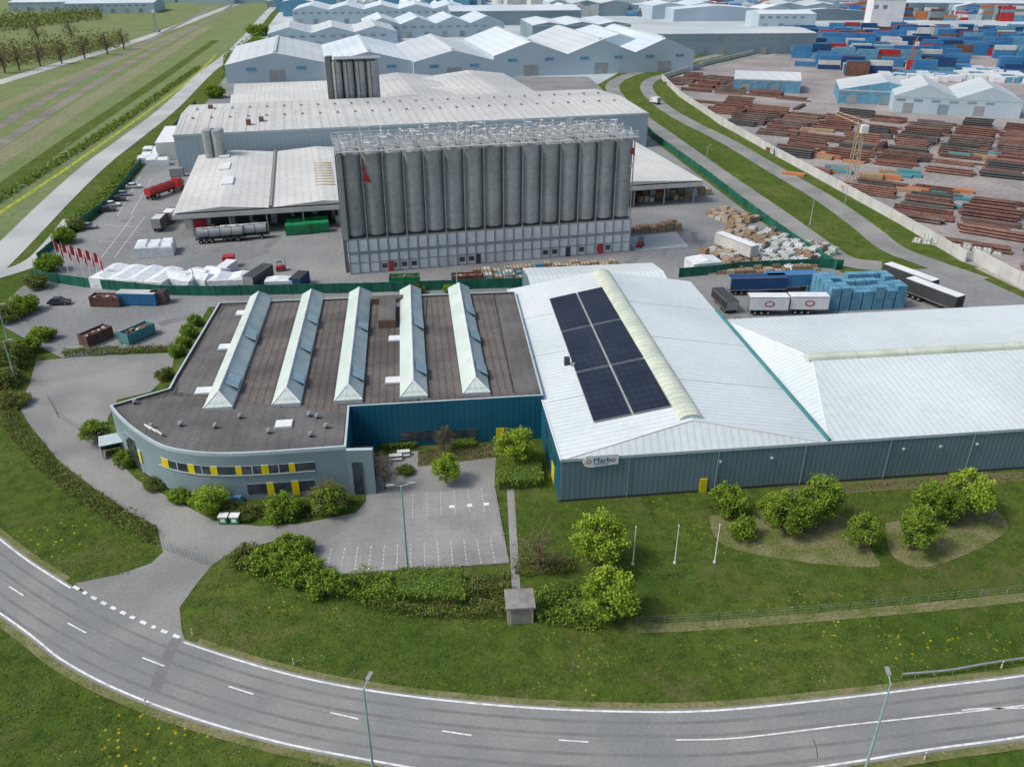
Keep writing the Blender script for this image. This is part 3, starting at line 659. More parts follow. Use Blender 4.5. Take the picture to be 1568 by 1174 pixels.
def crane(x,y,h,m='wood_light',jib=20,ang=200):
    X,Y,_=P(x,y); mb=MB(); w=1.2
    for dx in(-w,w):
        for dy in (-w,w): mb.tube((X+dx,Y+dy,0),(X+dx*.6,Y+dy*.6,h),.16,4,m)
    n=int(h/3)
    for k in range(n):
        z0=k*h/n;z1=(k+1)*h/n;s0=w*(1-.4*k/n)
        for s in((-1,-1,1,-1),(1,-1,1,1),(1,1,-1,1),(-1,1,-1,-1)): mb.tube((X+s[0]*s0,Y+s[1]*s0,z0),(X+s[2]*s0,Y+s[3]*s0,z1),.08,4,m)
    ca,sa_=math.cos(math.radians(ang)),math.sin(math.radians(ang))
    for dz in (0,1.6): mb.tube((X-ca*jib*.3,Y-sa_*jib*.3,h-dz),(X+ca*jib,Y+sa_*jib,h+2-dz*.5),.16,4,m)
    mb.box(X,Y,0.05,5,4,2.2,m); mb.box(X+.5,Y-1,h-3,2,2,2.2,'white_paint')
    return mb.build('lattice_crane')
crane(1300,292,20,'wood_light',8,140); crane(1100,18,35,'red',30,20); crane(1490,62,22,'white_paint',20,200); crane(1460,60,18,'white_paint',16,30); crane(240,50,18,'grey_metal',3)
crane(930,12,34,'blue_cont',26,190); crane(1240,14,38,'red',34,10); crane(1400,12,36,'blue_cont',30,160); crane(1395,100,14,'orange',8,60)
# ------------------------------------------------ vegetation
def leaves(mb,cs,size,mats,probs):
    n=len(cs); d=rng.normal(size=(n,3)); d[:,2]+=.7; d/=np.linalg.norm(d,axis=1)[:,None]; e=rng.normal(size=(n,3)); e-= (e*d).sum(1)[:,None]*d; e/=np.linalg.norm(e,axis=1)[:,None]; f=np.cross(d,e)
    s=size*rng.uniform(.6,1.3,size=(n,1)); e*=s; f*=s*.65
    q=np.stack([cs-e,cs-f,cs+e,cs+f],1).reshape(-1,3); k=len(mb.v); mb.v+=q.tolist()
    mb.f+=[(k+4*i,k+4*i+1,k+4*i+2,k+4*i+3) for i in range(n)]
    mb.m+=[mats[j] for j in probs] if not isinstance(probs,tuple) else [mats[j] for j in rng.choice(len(mats),n,p=probs)]
def tree_mesh(name,H,R,base,ncl,per,ls,pal,trunk=.16,taper=.5,sparse=False):
    mb=MB(); mb.tube((0,0,0),(0,0,H*.55),trunk,7,'bark',trunk*.55); mb.tube((0,0,H*.55),(random.uniform(-.2,.2),0,H*.92),trunk*.55,5,'bark',.03)
    zc=(base+H)/2; hz=(H-base)/2; C=[];K=[]
    for i in range(ncl):
        while 1:
            p=rng.uniform(-1,1,3)
            if .2<np.linalg.norm(p)<.9: break
        wz=1-taper*max(0,p[2])
        c=np.array([p[0]*R*wz,p[1]*R*wz,zc+p[2]*hz*.92]); r=R*rng.uniform(.16,.32)
        mb.tube((0,0,max(base*.6,c[2]*.6)),tuple(c),.05*H/5,4,'twig' if sparse else 'bark',.015)
        q=rng.normal(size=(per,3)); q/=np.linalg.norm(q,axis=1)[:,None]; q*=r*rng.uniform(.2,1.15,size=(per,1)); q[:,2]*=.85
        C.append(c+q)
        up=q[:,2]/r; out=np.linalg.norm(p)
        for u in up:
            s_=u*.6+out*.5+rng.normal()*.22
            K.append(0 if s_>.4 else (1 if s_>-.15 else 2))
        if sparse:
            for _ in range(5): mb.tube(tuple(c),tuple(c+rng.normal(size=3)*r*.8),.025,3,'twig',.01)
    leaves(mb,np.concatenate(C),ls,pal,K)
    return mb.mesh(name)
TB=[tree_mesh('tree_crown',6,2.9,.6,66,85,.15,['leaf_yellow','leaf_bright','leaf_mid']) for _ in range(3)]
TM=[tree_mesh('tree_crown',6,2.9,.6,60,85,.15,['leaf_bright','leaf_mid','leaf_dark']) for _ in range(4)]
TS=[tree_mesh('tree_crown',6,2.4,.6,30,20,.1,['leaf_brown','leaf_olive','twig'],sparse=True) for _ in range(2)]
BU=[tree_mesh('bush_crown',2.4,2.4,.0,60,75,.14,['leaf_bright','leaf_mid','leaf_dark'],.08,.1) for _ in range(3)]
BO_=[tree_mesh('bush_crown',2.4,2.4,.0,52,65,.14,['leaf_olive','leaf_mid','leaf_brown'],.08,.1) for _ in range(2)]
def tree(x,y,H,R,kind,name='tree'):
    X,Y,_=P(x,y); ms={'b':TB,'m':TM,'s':TS,'u':BU,'o':BO_}[kind]; bh=6 if kind in 'bms' else 2.4; br={'b':2.9,'m':2.9,'s':2.4,'u':2.4,'o':2.4}[kind]
    inst(random.choice(ms),name,X,Y,0,random.uniform(0,360),(R/br,R/br,H/bh))
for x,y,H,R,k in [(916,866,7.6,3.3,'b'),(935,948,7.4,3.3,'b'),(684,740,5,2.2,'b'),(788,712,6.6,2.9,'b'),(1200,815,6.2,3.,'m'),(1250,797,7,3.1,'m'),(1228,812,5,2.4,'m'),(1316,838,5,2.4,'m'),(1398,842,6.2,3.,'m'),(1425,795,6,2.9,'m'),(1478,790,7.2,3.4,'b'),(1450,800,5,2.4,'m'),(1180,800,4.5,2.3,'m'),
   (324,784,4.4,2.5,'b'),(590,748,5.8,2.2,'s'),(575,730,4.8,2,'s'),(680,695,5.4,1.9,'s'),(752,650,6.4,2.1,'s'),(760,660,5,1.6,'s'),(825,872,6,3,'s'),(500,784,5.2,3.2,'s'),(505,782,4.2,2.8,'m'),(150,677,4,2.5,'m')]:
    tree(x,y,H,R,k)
for x,y,H,R,k in [(1115,783,3.6,2.7,'u'),(1137,822,2.8,1.9,'u'),(437,790,2.8,2.7,'u'),(195,712,2.3,1.8,'u'),(360,785,1.6,1.6,'o'),(420,868,2.6,3,'u'),(380,858,2,2.4,'o'),(450,850,2.6,2.6,'u'),
   (40,478,3.5,3.2,'u'),(15,490,3,3,'o'),(68,520,2.6,2.4,'u'),(20,560,4,4,'o'),(45,540,3,2.5,'u'),(5,590,3,3.5,'o'),(290,515,2.4,1.8,'u'),(300,498,2.2,1.6,'u'),(272,545,2.2,1.6,'u'),(255,580,2,1.8,'o'),(282,530,2,1.5,'u'),
   (78,415,4,3,'u'),(60,440,3,3,'o'),(100,372,4,3,'u'),(120,352,3,2.5,'o'),(22,620,2,2.5,'o'),(620,725,1.2,1.4,'o'),(420,96,9,8,'u'),(400,76,8,8,'u'),(330,150,6,5,'u'),(300,175,4,4,'o'),(395,55,9,10,'u'),(465,885,2.6,2.6,'u'),(500,905,2.4,2.4,'u'),(240,745,1.4,1.7,'o'),(275,765,1.5,1.8,'u'),(380,790,1.4,1.6,'o'),(690,450,2.2,1.6,'u'),(640,448,2.,1.6,'o')]:
    tree(x,y,H,R,k,'bush')
def shrubs(name,poly,h,dens,size,pal,pr,box=False):
    xs=[p[0] for p in poly];ys=[p[1] for p in poly]; A=(max(xs)-min(xs))*(max(ys)-min(ys)); n=int(A*dens)
    pts=np.stack([rng.uniform(min(xs),max(xs),n),rng.uniform(min(ys),max(ys),n)],1)
    pts=np.array([p for p in pts if inside(p,poly)])
    if box: hz=np.full(len(pts),h)+rng.normal(size=len(pts))*.05
    else:
        hz=h*(.55+.28*np.sin(pts[:,0]*1.3+2*np.sin(pts[:,1]*.9))+.25*np.sin(pts[:,1]*1.7+1.5*np.sin(pts[:,0]*.7))); hz=np.maximum(hz,.25)
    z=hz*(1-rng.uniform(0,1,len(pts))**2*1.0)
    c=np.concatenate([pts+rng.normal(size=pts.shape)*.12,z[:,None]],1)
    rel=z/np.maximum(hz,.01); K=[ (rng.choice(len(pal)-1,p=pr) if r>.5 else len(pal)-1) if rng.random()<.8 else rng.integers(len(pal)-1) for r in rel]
    mb=MB(); ip=inset(poly,.35)
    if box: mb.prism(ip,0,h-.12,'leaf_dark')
    leaves(mb,c,size,pal,K); return mb.build(name)
g=['leaf_bright','leaf_mid','leaf_olive','leaf_dark']
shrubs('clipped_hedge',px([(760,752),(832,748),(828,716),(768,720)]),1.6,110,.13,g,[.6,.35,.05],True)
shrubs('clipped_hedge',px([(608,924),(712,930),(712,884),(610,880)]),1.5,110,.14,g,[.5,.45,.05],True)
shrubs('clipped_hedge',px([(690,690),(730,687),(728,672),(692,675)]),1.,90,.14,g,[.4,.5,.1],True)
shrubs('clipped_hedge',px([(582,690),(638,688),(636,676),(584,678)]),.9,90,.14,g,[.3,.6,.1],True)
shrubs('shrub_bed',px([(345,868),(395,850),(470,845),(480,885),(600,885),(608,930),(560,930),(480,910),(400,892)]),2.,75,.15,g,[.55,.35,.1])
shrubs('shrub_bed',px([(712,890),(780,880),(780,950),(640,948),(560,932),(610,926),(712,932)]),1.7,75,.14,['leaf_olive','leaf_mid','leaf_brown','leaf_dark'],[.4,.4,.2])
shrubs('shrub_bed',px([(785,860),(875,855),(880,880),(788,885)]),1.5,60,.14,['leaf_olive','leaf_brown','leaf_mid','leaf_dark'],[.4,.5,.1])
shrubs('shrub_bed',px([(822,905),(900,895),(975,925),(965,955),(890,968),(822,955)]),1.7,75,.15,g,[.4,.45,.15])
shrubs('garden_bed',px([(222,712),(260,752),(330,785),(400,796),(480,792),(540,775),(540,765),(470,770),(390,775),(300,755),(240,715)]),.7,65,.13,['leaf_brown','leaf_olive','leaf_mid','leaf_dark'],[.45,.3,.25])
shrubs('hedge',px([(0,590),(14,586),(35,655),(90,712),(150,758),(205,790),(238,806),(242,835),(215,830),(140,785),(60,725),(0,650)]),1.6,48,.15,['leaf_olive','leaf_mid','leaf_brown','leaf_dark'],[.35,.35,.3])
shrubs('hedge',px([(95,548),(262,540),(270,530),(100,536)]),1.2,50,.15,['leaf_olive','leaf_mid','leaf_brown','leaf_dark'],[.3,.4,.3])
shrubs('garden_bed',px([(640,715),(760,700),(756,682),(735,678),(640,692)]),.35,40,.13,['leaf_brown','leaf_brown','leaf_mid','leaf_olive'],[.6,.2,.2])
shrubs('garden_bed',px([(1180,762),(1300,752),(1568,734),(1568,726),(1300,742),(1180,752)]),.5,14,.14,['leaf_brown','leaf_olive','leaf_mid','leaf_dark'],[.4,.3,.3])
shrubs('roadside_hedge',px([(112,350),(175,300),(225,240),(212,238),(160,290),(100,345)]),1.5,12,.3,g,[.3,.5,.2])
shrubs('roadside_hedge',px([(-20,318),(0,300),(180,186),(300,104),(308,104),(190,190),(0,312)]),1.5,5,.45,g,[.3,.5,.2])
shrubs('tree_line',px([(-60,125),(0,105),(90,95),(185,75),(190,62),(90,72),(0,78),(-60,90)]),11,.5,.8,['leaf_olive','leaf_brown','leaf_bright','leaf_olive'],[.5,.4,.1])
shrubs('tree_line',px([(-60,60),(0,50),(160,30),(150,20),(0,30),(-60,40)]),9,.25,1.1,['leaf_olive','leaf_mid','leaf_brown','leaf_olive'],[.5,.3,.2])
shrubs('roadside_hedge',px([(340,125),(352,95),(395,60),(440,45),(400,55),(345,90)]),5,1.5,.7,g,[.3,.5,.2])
for x,y in ((30,108),(62,102),(95,98),(130,90),(165,84),(8,112),(190,76),(110,60),(60,66)):
    X,Y,_=P(x,y); inst(TS[0],'bare_tree',X,Y,0,random.uniform(0,360),(3.,3.,2.4))
mb=MB(); n=60000; X=rng.uniform(-60,75,n);Y=rng.uniform(47,100,n); pts=[]
lawn=px([(-60,690),(0,650),(140,790),(240,850),(200,880),(115,893),(0,815),(-80,750)]); lawn2=px([(290,905),(345,872),(480,915),(780,955),(975,962),(1000,790),(1640,740),(1700,1000),(1568,1022),(1300,1055),(1100,1076),(950,1078),(780,1070),(600,1050),(450,1022),(300,978)]); lawn3=px([(-200,900),(0,955),(225,1090),(400,1143),(560,1176),(560,1230),(-200,1230)]); lawn4=px([(785,760),(1100,765),(1640,730),(1640,820),(985,880),(790,850)])
for x,y in zip(X,Y):
    if any(inside((x,y),l) for l in (lawn,lawn2,lawn3,lawn4)): pts.append((x,y,.05))
pts=np.array(pts); leaves(mb,pts,.1,['leaf_dark','leaf_olive','leaf_mid','leaf_brown'],(.45,.2,.25,.1)); mb.build('grass_tufts')
def blob(name,l,m,z=.02): sheet(name,catmull(px(l+[l[0]]),6)[:-1],z,m)
blob('soil_patch',[(1355,800),(1368,852),(1430,866),(1530,822),(1540,795),(1500,772),(1420,790)],'tan_track')
blob('soil_patch',[(1085,790),(1105,832),(1200,856),(1335,868),(1338,848),(1290,790),(1180,780)],'tan_track')
blob('soil_patch',[(1180,765),(1300,755),(1568,735),(1568,722),(1300,738),(1200,748)],'soil')
road('dirt_track',catmull(px([(975,962),(1100,956),(1300,940),(1460,925),(1620,908)])),1.4,.025,'tan_track')
sheet('footpath',px([(776,745),(787,745),(797,905),(784,905)]),.035,'paver')
sheet('courtyard',px([(570,700),(640,690),(760,690),(757,745),(560,768)]),.025,'asphalt_drive')
sheet('courtyard_bed',px([(640,715),(760,700),(756,682),(735,678),(640,692)]),.035,'soil')
sheet('parking_pavement',px([(625,757),(756,747),(777,860),(482,880),(482,838)]),.045,'paver')
mb=MB()
for i in range(13):
    a=P(500+i*21.5,876-i*1.2);b=P(508+i*20.2,838-i*1.3); dashes(mb,[a[:2],b[:2]],.11,.06,'faint_line',.5,.25)
for i in range(6):
    a=P(632+i*21,757-i*1.9);b=P(632+i*22,795-i*2.4); dashes(mb,[a[:2],b[:2]],.09,.06,'faint_line',.5,.25)
for x,y in ((692,776),(719,774),(745,772)): X,Y,_=P(x,y); mb.box(X,Y,.055,.7,.55,.03,'white_line',ang=7)
mb.build('parking_markings')
wallline('kerb',px([(757,745),(779,862)]),.14,.12,'roof_concrete'); wallline('kerb',px([(482,882),(779,862)]),.14,.12,'roof_concrete')
# ------------------------------------------------ street furniture
def lamp(x,y,h,arms=2,ang=0,name='street_lamp',r=.13):
    X,Y,_=P(x,y); mb=MB(); mb.tube((X,Y,0),(X,Y,h),r,8,'lamp_pole',r*.55); mb.cyl(X,Y,0,.8,r*1.5,r*1.3,8,'lamp_pole')
    ca,sa_=math.cos(math.radians(ang)),math.sin(math.radians(ang))
    for s in ((1,-1) if arms==2 else (1,)):
        mb.tube((X,Y,h-.1),(X+ca*s*.9,Y+sa_*s*.9,h+.15),.05,5,'lamp_pole'); mb.box(X+ca*s*1.2,Y+sa_*s*1.2,h+.08,.9,.35,.16,'grey_metal',ang=ang)
    mb.build(name)
lamp(624,872,12,2,10,r=.18); lamp(573,1192,11.2,1,75); lamp(1321,1190,11.6,1,80); lamp(26,588,8,1,0); lamp(12,520,7,1,0)
for x,y in ((40,330),(110,258),(238,168),(1240,345),(1080,262),(945,172),(1290,330),(700,445),(300,445)): lamp(x,y,8,1,30)
def flagpole(x,y,h,flag=None):
    X,Y,_=P(x,y); mb=MB(); mb.tube((X,Y,0),(X,Y,h),.08,6,'white_paint',.04); mb.cyl(X,Y,0,.2,.2,.2,8,'offwhite'); mb.cyl(X,Y,h,h+.15,.1,.02,6,'white_paint')
    if flag:
        for k in range(6):
            x0=X+.1+k*.25;x1=x0+.25;y0=Y+.25*math.sin(k*.9);y1=Y+.25*math.sin((k+1)*.9); d0=.12*k*k*.5;d1=.12*(k+1)**2*.5
            mb.face([(x0,y0,h-2.2-d0),(x1,y1,h-2.2-d1),(x1,y1,h-.1-d1),(x0,y0,h-.1-d0)],flag if k!=3 else 'white_paint')
    mb.build('flagpole')
for x,y in ((969,864),(1033,862),(1094,861)): flagpole(x,y,5.6)
for i in range(6): flagpole(93+i*12,414+i*4,7,'red')
def fence(name,pts,h=1.2,m='grey_metal',sp_=3.,rl=(.3,.65,.97)):
    mb=MB()
    for a,b in zip(pts[:-1],pts[1:]):
        l=math.hypot(b[0]-a[0],b[1]-a[1]);n=max(1,int(l/sp_))
        for i in range(n+1): x=a[0]+(b[0]-a[0])*i/n;y=a[1]+(b[1]-a[1])*i/n; mb.tube((x,y,0),(x,y,h),.03,4,m)
        for z in rl: mb.tube((*a,h*z),(*b,h*z),.01,3,m)
    mb.build(name)
fence('wire_fence',px([(975,957),(1100,950),(1300,934),(1460,918),(1620,902)])); 
fence('gate',px([(243,838),(318,866)]),1.6,'grey_metal',.5); fence('wire_fence',px([(75,612),(90,640),(130,665)]),1.3,'grey_metal',.8)
mb=MB(); c=catmull(px([(1380,1038),(1450,1032),(1520,1020),(1640,1003)]))
for a,b in zip(c[:-1],c[1:]): mb.tube((*a,.62),(*b,.62),.1,5,'grey_metal')
for a in c[::3]: mb.tube((*a,0),(*a,.7),.06,4,'grey_metal')
mb.build('guard_rail')
for x,y in ((450,1018),(224,1078),(1415,1162),(1533,1022),(295,972)):
    X,Y,_=P(x,y); mb=MB(); mb.tube((X,Y,0),(X,Y,.9),.06,6,'white_paint'); mb.tube((X,Y,.62),(X,Y,.75),.066,6,'black'); mb.tube((X,Y,.9),(X+.02,Y,.96),.055,6,'white_paint',.02); mb.build('delineator_post')
X,Y,_=P(797,955); mb=MB(); f=Fr((X,Y),4); mb.ob(f,-1.4,1.4,0,2.6,0,2.3,'beige_wall'); mb.ob(f,-1.6,1.6,-.25,2.8,2.3,2.5,'roof_concrete'); mb.ob(f,-1,-.05,-.05,0,.1,2,'roof_concrete'); mb.ob(f,.05,1,-.05,0,.1,2,'roof_concrete'); mb.build('utility_hut')
for x in (344,361):
    X,Y,_=P(x,800); mb=MB(); mb.box(X,Y,.12,1.1,.9,1.0,'green_cont'); mb.box(X,Y,1.12,1.2,1.0,.12,'white_paint'); mb.box(X,Y-.48,.4,.6,.04,.5,'white_paint')
    for dx in(-.4,.4): mb.tube((X+dx,Y-.4,.12),(X+dx,Y-.3,.12),.1,6,'tyre')
    mb.build('waste_bin')
X,Y,_=P(178,700); mb=MB(); f=Fr((X,Y),25)
for a in (-1.6,1.6):
    for b in (0,2.4): mb.ob(f,a-.05,a+.05,b,b+.1,0,2.3,'grey_metal')
mb.ob(f,-1.8,1.8,-.2,2.8,2.3,2.42,'trim_light'); mb.ob(f,-1.6,1.6,2.35,2.4,.3,2.2,'glass_dark'); mb.ob(f,-1.62,-1.58,.1,2.3,.3,2.2,'glass_dark')
for k in range(4): mb.ob(f,-1.2+k*.7,-1.15+k*.7,.6,1.9,.1,.8,'grey_metal')
mb.build('bicycle_shelter')
for x,y in ((606,703),(618,697)):
    X,Y,_=P(x,y); mb=MB(); f=Fr((X,Y),8); mb.ob(f,-.9,.9,-.35,.35,.72,.78,'white_paint')
    for b in (-.75,.55): mb.ob(f,-.9,.9,b,b+.25,.42,.47,'white_paint')
    for a in (-.6,.6): mb.ob(f,a-.05,a+.05,-.7,.7,.36,.42,'grey_metal'); mb.ob(f,a-.05,a+.05,-.1,.1,0,.72,'grey_metal')
    mb.build('picnic_table')
X,Y,_=P(362,768); mb=MB(); mb.box(X,Y,.05,1.8,.9,.5,'blue_cont'); mb.box(X+.2,Y,.55,1.,.7,.3,'blue_light'); mb.build('planter_box')
# ------------------------------------------------ vehicles and containers (length along x)
def wheels(mb,xs,w=2.4,r=.5):
    for x in xs:
        for s in(-1,1): mb.tube((x,s*(w/2-.02),r),(x,s*(w/2-.32),r),r,12,'tyre'); mb.tube((x,s*(w/2),r),(x,s*(w/2-.05),r),r*.5,8,'grey_metal')
def cab(mb,x,m):
    mb.extr([(x-2.2,.9),(x,.9),(x+.05,1.9),(x-.15,3.0),(x-.5,3.5),(x-2.2,3.6)],-1.22,1.22,m)
    mb.face([(x+.06,-1.1,1.95),(x+.06,1.1,1.95),(x-.13,1.05,2.9),(x-.13,-1.05,2.9)],'glass_dark')
    for s in(-1,1): mb.face([(x-.4,s*1.23,2),(x-1.2,s*1.23,2),(x-1.2,s*1.23,2.8),(x-.45,s*1.23,2.8)],'glass_dark'); mb.box(x+.1,s*1.4,1.9,.15,.2,.8,'black')
    mb.box(x-.05,0,.4,.3,2.4,.6,'dark_grey')
def m_trailer(body,L=13.6,top=None,cabm=None,logo=None):
    mb=MB(); mb.box(0,0,1.15,L,2.5,2.75,body,top)
    for s in (-1,1):
        mb.box(0,s*1.27,1.15,L,.04,.12,'grey_metal'); mb.box(0,s*1.27,3.78,L,.04,.12,'grey_metal')
        if logo:
            mb.face([(1.0*math.cos(t*math.pi/6),s*1.3,2.5+.6*math.sin(t*math.pi/6)) for t in range(12)],logo); mb.face([(.7*math.cos(t*math.pi/6),s*1.31,2.5+.38*math.sin(t*math.pi/6)) for t in range(12)],body)
        else:
            for q in range(int(L/1.1)): mb.box(-L/2+.6+q*1.1,s*1.265,1.3,.05,.03,2.4,body)
    mb.box(0,0,.85,L,1.2,.3,'dark_grey'); wheels(mb,[-L/2+1.2,-L/2+2.5,-L/2+3.8]); mb.box(L/2-2.5,.9,0,.15,.15,.9,'dark_grey'); mb.box(L/2-2.5,-.9,0,.15,.15,.9,'dark_grey')
    mb.box(-L/2-.03,0,1.2,.06,2.3,2.6,'grey_metal')
    if cabm: mb.box(L/2-.4,0,.6,5,.9,.3,'dark_grey'); cab(mb,L/2+2.9,cabm); wheels(mb,[L/2+1.9,L/2-1.4])
    return mb.mesh('semi_trailer')
def m_cont(m,L=6.06,roof=None,open_=False):
    mb=MB(); h=2.59
    if open_:
        for s in(-1,1): mb.box(0,s*1.17,.15,L,.1,h-.6,m)
        for s in(-1,1): mb.box(s*(L/2-.05),0,.15,.1,2.24,h-.6,m)
        mb.box(0,0,.15,L-.2,2.2,1.6,'rust'); 
        for q in range(9): mb.box(random.uniform(-L/2+.8,L/2-.8),random.uniform(-.7,.7),1.75,random.uniform(.3,.9),.4,random.uniform(.1,.4),random.choice(['offwhite','wood','dark_grey','rust']),ang=random.uniform(0,90))
    else: mb.box(0,0,.15,L,2.4,h-.15,m,roof)
    n=int(L/.5)
    for i in range(n):
        for s in (-1,1): mb.box(-L/2+.3+i*.5,s*1.235,.3,.22,.07,h-.75 if open_ else h-.4,m)
    for sx in(-1,1):
        for sy in (-1,1): mb.box(sx*(L/2-.05),sy*1.2,0,.16,.16,(h if not open_ else 2.2)+.02,m)
    for y in (-.8,-.3,.3,.8): mb.tube((L/2+.03,y,.3),(L/2+.03,y,h-.5),.03,4,'grey_metal')
    if not open_:
        for i in range(n): mb.box(-L/2+.3+i*.5,0,h,.2,2.2,.04,roof or m)
    return mb.mesh('shipping_container')
def m_tarpstack(L,W_,H,seed):
    r=random.Random(seed); mb=MB(); n=max(2,int(L/2.4)); mm=max(1,int(W_/2.4))
    for i in range(n):
        for j in range(mm):
            h=H*r.uniform(.9,1.03); x=-L/2+(i+.5)*L/n;y=-W_/2+(j+.5)*W_/mm; w=L/n-.02;d=W_/mm-.02
            mb.box(x,y,0,w,d,h*.85,'tarp_white'); A=[(x-w/2,y-d/2,h*.85),(x+w/2,y-d/2,h*.85),(x+w/2,y+d/2,h*.85),(x-w/2,y+d/2,h*.85)]; B=[(x-w*.38,y-d*.38,h),(x+w*.38,y-d*.38,h),(x+w*.38,y+d*.38,h),(x-w*.38,y+d*.38,h)]
            for k in range(4): mb.face([A[k],A[(k+1)%4],B[(k+1)%4],B[k]],'tarp_white')
            mb.face(B,'tarp_white')
    return mb.mesh('wrapped_pallets')
def m_tent(L,W_,H):
    mb=MB(); mb.box(0,0,0,L,W_,H*.78,'tarp_white'); f=Fr((0,0),0); k=max(1,int(L/4))
    for i in range(k): mb.gable(f,-L/2+i*L/k,-L/2+(i+1)*L/k-.05,-W_/2,W_/2,H*.78+.01,H*random.uniform(.92,1.02),'tarp_white','tarp_white','b',hip=.5)
    return mb.mesh('covered_goods_stack')
def m_car(m):
    mb=MB(); mb.extr([(-2.1,.35),(2.1,.35),(2.15,.7),(1.2,.88),(-1.9,.95),(-2.15,.75)],-.88,.88,m)
    mb.extr([(1.1,.88),(.45,1.4),(-1.2,1.42),(-1.85,.94)],-.78,.78,'glass_dark'); mb.box(-.35,0,1.41,1.5,1.4,.05,m)
    for s in(-1,1): mb.box(-.3,s*.79,.9,.1,.03,.5,m)
    wheels(mb,[-1.3,1.35],1.8,.32); mb.box(2.12,.6,.55,.08,.3,.15,'white_paint'); mb.box(2.12,-.6,.55,.08,.3,.15,'white_paint'); return mb.mesh('car')
def m_tanker():
    mb=MB(); mb.tube((-5.5,0,2.3),(5,0,2.3),1.2,16,'red'); mb.box(0,0,.9,11,1,.3,'dark_grey'); wheels(mb,[-4.6,-3.3,-2]); 
    for x in(-3,0,3): mb.cyl(x,0,3.45,3.7,.35,.35,8,'grey_metal')
    mb.box(0,0,3.5,9,.5,.06,'grey_metal'); cab(mb,8.4,'red'); wheels(mb,[7.4,4.2]); mb.box(6.5,0,.6,3.5,.9,.3,'dark_grey'); return mb.mesh('tank_truck')
def m_silotrailer():
    mb=MB(); 
    for x in (-4,-1.3,1.4,4.1): mb.tube((x-1.35,0,2.5),(x+1.2,0,2.5),1.2,14,'grey_metal',1.1); mb.cyl(x,0,3.6,3.85,.35,.35,8,'grey_metal')
    mb.box(0,0,3.7,11,.6,.06,'offwhite'); mb.box(0,0,1,12,2.2,.25,'dark_grey'); wheels(mb,[-4.8,-3.5,-2.2,4]); return mb.mesh('silo_trailer')
def m_forklift():
    mb=MB(); mb.box(0,0,.4,2,1.1,.8,'red'); wheels(mb,[-.7,.8],1.3,.3); mb.box(-.1,0,2.1,1.1,1.,.08,'dark_grey')
    for x in(-.6,.4):
        for y in (-.45,.45): mb.tube((x,y,1.2),(x,y,2.1),.04,4,'dark_grey')
    for y in (-.3,.3): mb.box(1.15,y,.1,.1,.1,2.4,'dark_grey'); mb.box(1.7,y,.1,1.,.12,.06,'dark_grey')
    return mb.mesh('forklift')
def put(me,name,x,y,ang=0,z=.05,s=1): X,Y,_=P(x,y); return inst(me,name,X,Y,z,ang,s)
tw=m_trailer('white_paint',7.6,'white_paint',logo='red'); tb=m_trailer('blue_dark',12.,'blue_dark'); tblk=m_trailer('dark_grey',12.,'white_paint'); tdk=m_trailer('dark_grey',11,'dark_grey')
put(tw,'swap_body_trailer',1173,480,0); put(tw,'swap_body_trailer',1234,479,0)
put(tb,'semi_trailer',1157,449,4); put(m_trailer('blue_cont',11,'blue_cont'),'semi_trailer',1208,444,4)
put(tblk,'semi_trailer',1389,442,-62); put(tblk,'semi_trailer',1425,466,-62); put(m_cont('blue_dark',7,None,True),'open_top_container',1350,458,-62)
put(tdk,'semi_trailer',1108,470,100,s=(.7,1,.7))
put(m_trailer('offwhite',12,'white_paint'),'semi_trailer',1125,390,-60)
cg=m_cont('green_cont',6.06)
put(cg,'shipping_container',457,358,14);put(cg,'shipping_container',486,355,14); put(cg,'shipping_container',458,348,14); put(cg,'shipping_container',485,345,14)
put(m_cont('green_cont',6.5,None,True),'open_top_container',620,436,6); put(m_cont('rust',6.5,None,True),'open_top_container',715,434,8); put(m_cont('rust',5,None,True),'open_top_container',850,424,8)
cr=m_cont('rust',6.06,None,True); ct=m_cont('teal_cont',6.06,None,True); cbl=m_cont('blue_cont',8,'offwhite')
put(cr,'open_top_container',166,467,-3); put(cbl,'shipping_container',214,465,-3); put(m_cont('rust',3,'dark_grey'),'shipping_container',246,463,0)
put(cr,'open_top_container',149,522,62,s=(.9,1,1)); put(ct,'open_top_container',212,518,62,s=(1,1,1)); 
put(m_tent(17,9,3.),'covered_goods_stack',213,434,-10); put(m_tent(5,7,3),'covered_goods_stack',273,436,70); put(m_tent(8,5,3),'covered_goods_stack',298,436,66); put(m_tent(8,5,3),'covered_goods_stack',322,434,66); put(m_tent(9,5,2.8),'covered_goods_stack',356,438,6); put(m_tent(6,3,2.6),'covered_goods_stack',430,441,6)
put(m_tarpstack(8.5,6,2.8,6),'wrapped_pallets',240,388,14); put(m_tent(7,5,3),'covered_goods_stack',1076,413,14)
put(tdk,'semi_trailer',398,437,75,s=(.75,1,.9)); put(m_cont('blue_dark',5,'dark_grey'),'shipping_container',460,438,80)
put(m_silotrailer(),'silo_trailer',340,370,14); put(m_silotrailer(),'silo_trailer',376,366,14); put(m_tanker(),'tank_truck',248,300,70)
put(m_cont('white_paint',5),'shipping_container',350,420,80); put(m_cont('red',2.4),'shipping_container',352,408,10)
put(m_trailer('dark_grey',6,'offwhite','dark_grey'),'truck',246,352,95,s=(.8,.9,.9)); put(m_trailer('white_paint',5,'white_paint','dark_grey'),'truck',262,340,95,s=(.8,.9,.8))
fl=m_forklift()
for x,y,a in ((430,415,20),(980,378,60)): put(fl,'forklift',x,y,a)
c1=m_car('dark_grey');c2=m_car('white_paint');c3=m_car('grey_metal')
for x,y,m_ in ((166,324,c1),(172,316,c2),(190,300,c3),(205,288,c2),(92,466,c1),(182,308,c1),(136,350,c3)): put(m_,'car',x,y,random.choice((10,14,5)))
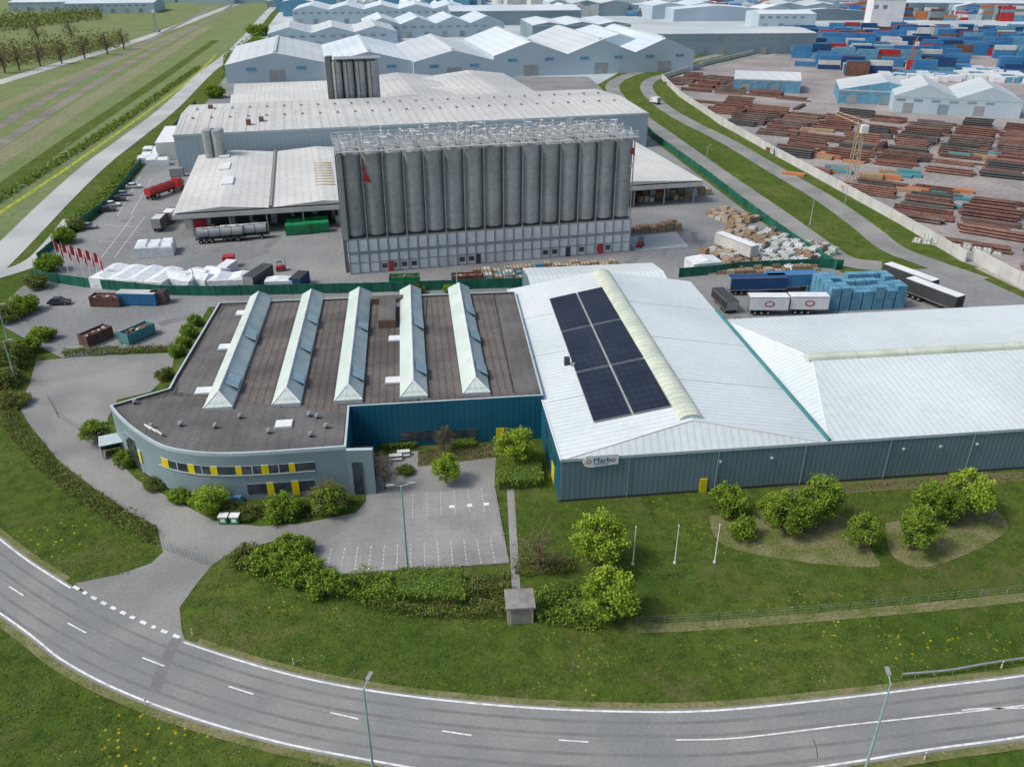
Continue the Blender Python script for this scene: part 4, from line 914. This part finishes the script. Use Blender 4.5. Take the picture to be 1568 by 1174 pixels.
put(m_trailer('white_paint',6,'white_paint','white_paint'),'truck',1005,160,120,s=(.6,.9,.8))
for k in range(5): put(m_tarpstack(7,4.,2.5,20+k),'wrapped_pallets',235+k*4-(k%2)*10,245+(k%3)*7-k*3,14)
for x,y,m_ in ((280,205,'red'),(262,222,'blue_light'),(272,270,'grey_metal')): put(m_cont(m_,4),'shipping_container',x,y,random.choice((14,60)))
def pile(name,cx,cy,nx,ny,pal,ang,h=2.4,s=2.2,full=False):
    X,Y,_=P(cx,cy); f=Fr((X,Y),ang); mb=MB()
    for i in range(nx):
        for j in range(ny):
            if random.random()<(.03 if full else .12): continue
            hh=(random.choice((.8,1,1)) if full else random.uniform(.35,1))*h; a=(i-nx/2)*s;b=(j-ny/2)*s*.8; m=random.choice(pal); k=max(1,int(hh/.45))
            for q in range(k): 
                e=random.uniform(-.08,.08)*(0 if full else 1); mb.ob(f,a+e,a+s*.88+e,b+e,b+s*.7+e,.05+q*.45,.05+q*.45+.38,m)
                for t_ in range(3): mb.ob(f,a+.1+t_*.8,a+.25+t_*.8,b+e,b+s*.7,.05+q*.45+.38,.05+(q+1)*.45-.002,'twig' if not full else m)
    mb.build(name)
W2=['wood','wood_light','wood','wood_light','offwhite']
pile('timber_stack',785,424,10,3,W2,8); pile('timber_stack',820,420,8,2,['wood','wood_light','blue_light','offwhite'],8); pile('timber_stack',860,410,12,2,['wood_light'],10,1.5)
pile('timber_stack',990,352,8,3,['wood'],12,2.6); pile('timber_stack',1120,334,6,5,W2,-50); pile('timber_stack',1150,362,6,6,W2,-50); pile('timber_stack',1115,398,6,5,W2,-50,2)
pile('bagged_goods_stack',1190,388,9,12,['tarp_green','tarp_white','tarp_white','wood','tarp_green'],-50,2.4); pile('timber_stack',1165,412,12,3,['wood','wood_light'],6,1.5)
pile('crate_stack',1310,462,7,5,['blue_light'],6,5.2,2.3,True); pile('timber_stack',1010,300,14,3,W2,13,3)
pile('timber_stack',1465,378,9,2,['offwhite','tarp_green'],-30,1.6); pile('timber_stack',1080,78,26,1,['orange'],-2,4,3); pile('crate_stack',1250,440,3,3,['dark_grey','teal_cont'],6,2.6,2.2)
sheet('concrete_pad',px([(955,365),(1035,355),(1055,378),(975,384)]),.06,'concrete_light')
mb=MB()
for l in [[(150,370),(230,372)],[(160,345),(210,347)],[(180,330),(215,270)],[(200,330),(232,275)],[(155,395),(205,330)],[(175,395),(222,332)]]: strip(mb,px(l),.18,.055,'faint_line')
mb.build('yard_markings')
mb=MB()
for _ in range(26):
    x,y=random.choice([(random.uniform(300,520),random.uniform(370,430)),(random.uniform(130,260),random.uniform(290,400)),(random.uniform(960,1080),random.uniform(330,400)),(random.uniform(40,300),random.uniform(462,540)),(random.uniform(1080,1400),random.uniform(470,490))])
    X,Y,_=P(x,y); mb.box(X,Y,.046+random.uniform(0,.004),random.uniform(2,9),random.uniform(1,3),.002,'asphalt_patch',ang=random.uniform(0,90))
mb.build('asphalt_repairs')
# ------------------------------------------------ light, camera
w=bpy.data.worlds.new('World'); sc.world=w; w.use_nodes=True; N=w.node_tree.nodes; L=w.node_tree.links
sky=N.new('ShaderNodeTexSky'); sky.sky_type='NISHITA'; sky.sun_disc=False; sky.sun_elevation=math.radians(50); az=math.radians(255)
sky.sun_rotation=az; sky.dust_density=4; sky.air_density=1.1
bg=N['Background']; bg.inputs['Strength'].default_value=.15; L.new(sky.outputs[0],bg.inputs['Color'])
sl=bpy.data.lights.new('sun','SUN'); sl.energy=2.0; sl.angle=math.radians(12); sl.color=(1,.975,.93)
so=bpy.data.objects.new('sun',sl); sc.collection.objects.link(so)
el=math.radians(50); d=Vector((math.sin(az)*math.cos(el),math.cos(az)*math.cos(el),math.sin(el))); so.rotation_euler=(-d).to_track_quat('-Z','Y').to_euler()
cam=bpy.data.cameras.new('camera'); cam.lens=F/1568*36; cam.sensor_width=36; cam.clip_end=20000; cam.clip_start=1
co=bpy.data.objects.new('camera',cam); sc.collection.objects.link(co); co.location=(0,0,CZ); co.rotation_euler=(math.pi/2-PT,0,0); sc.camera=co
sc.view_settings.view_transform='Standard'
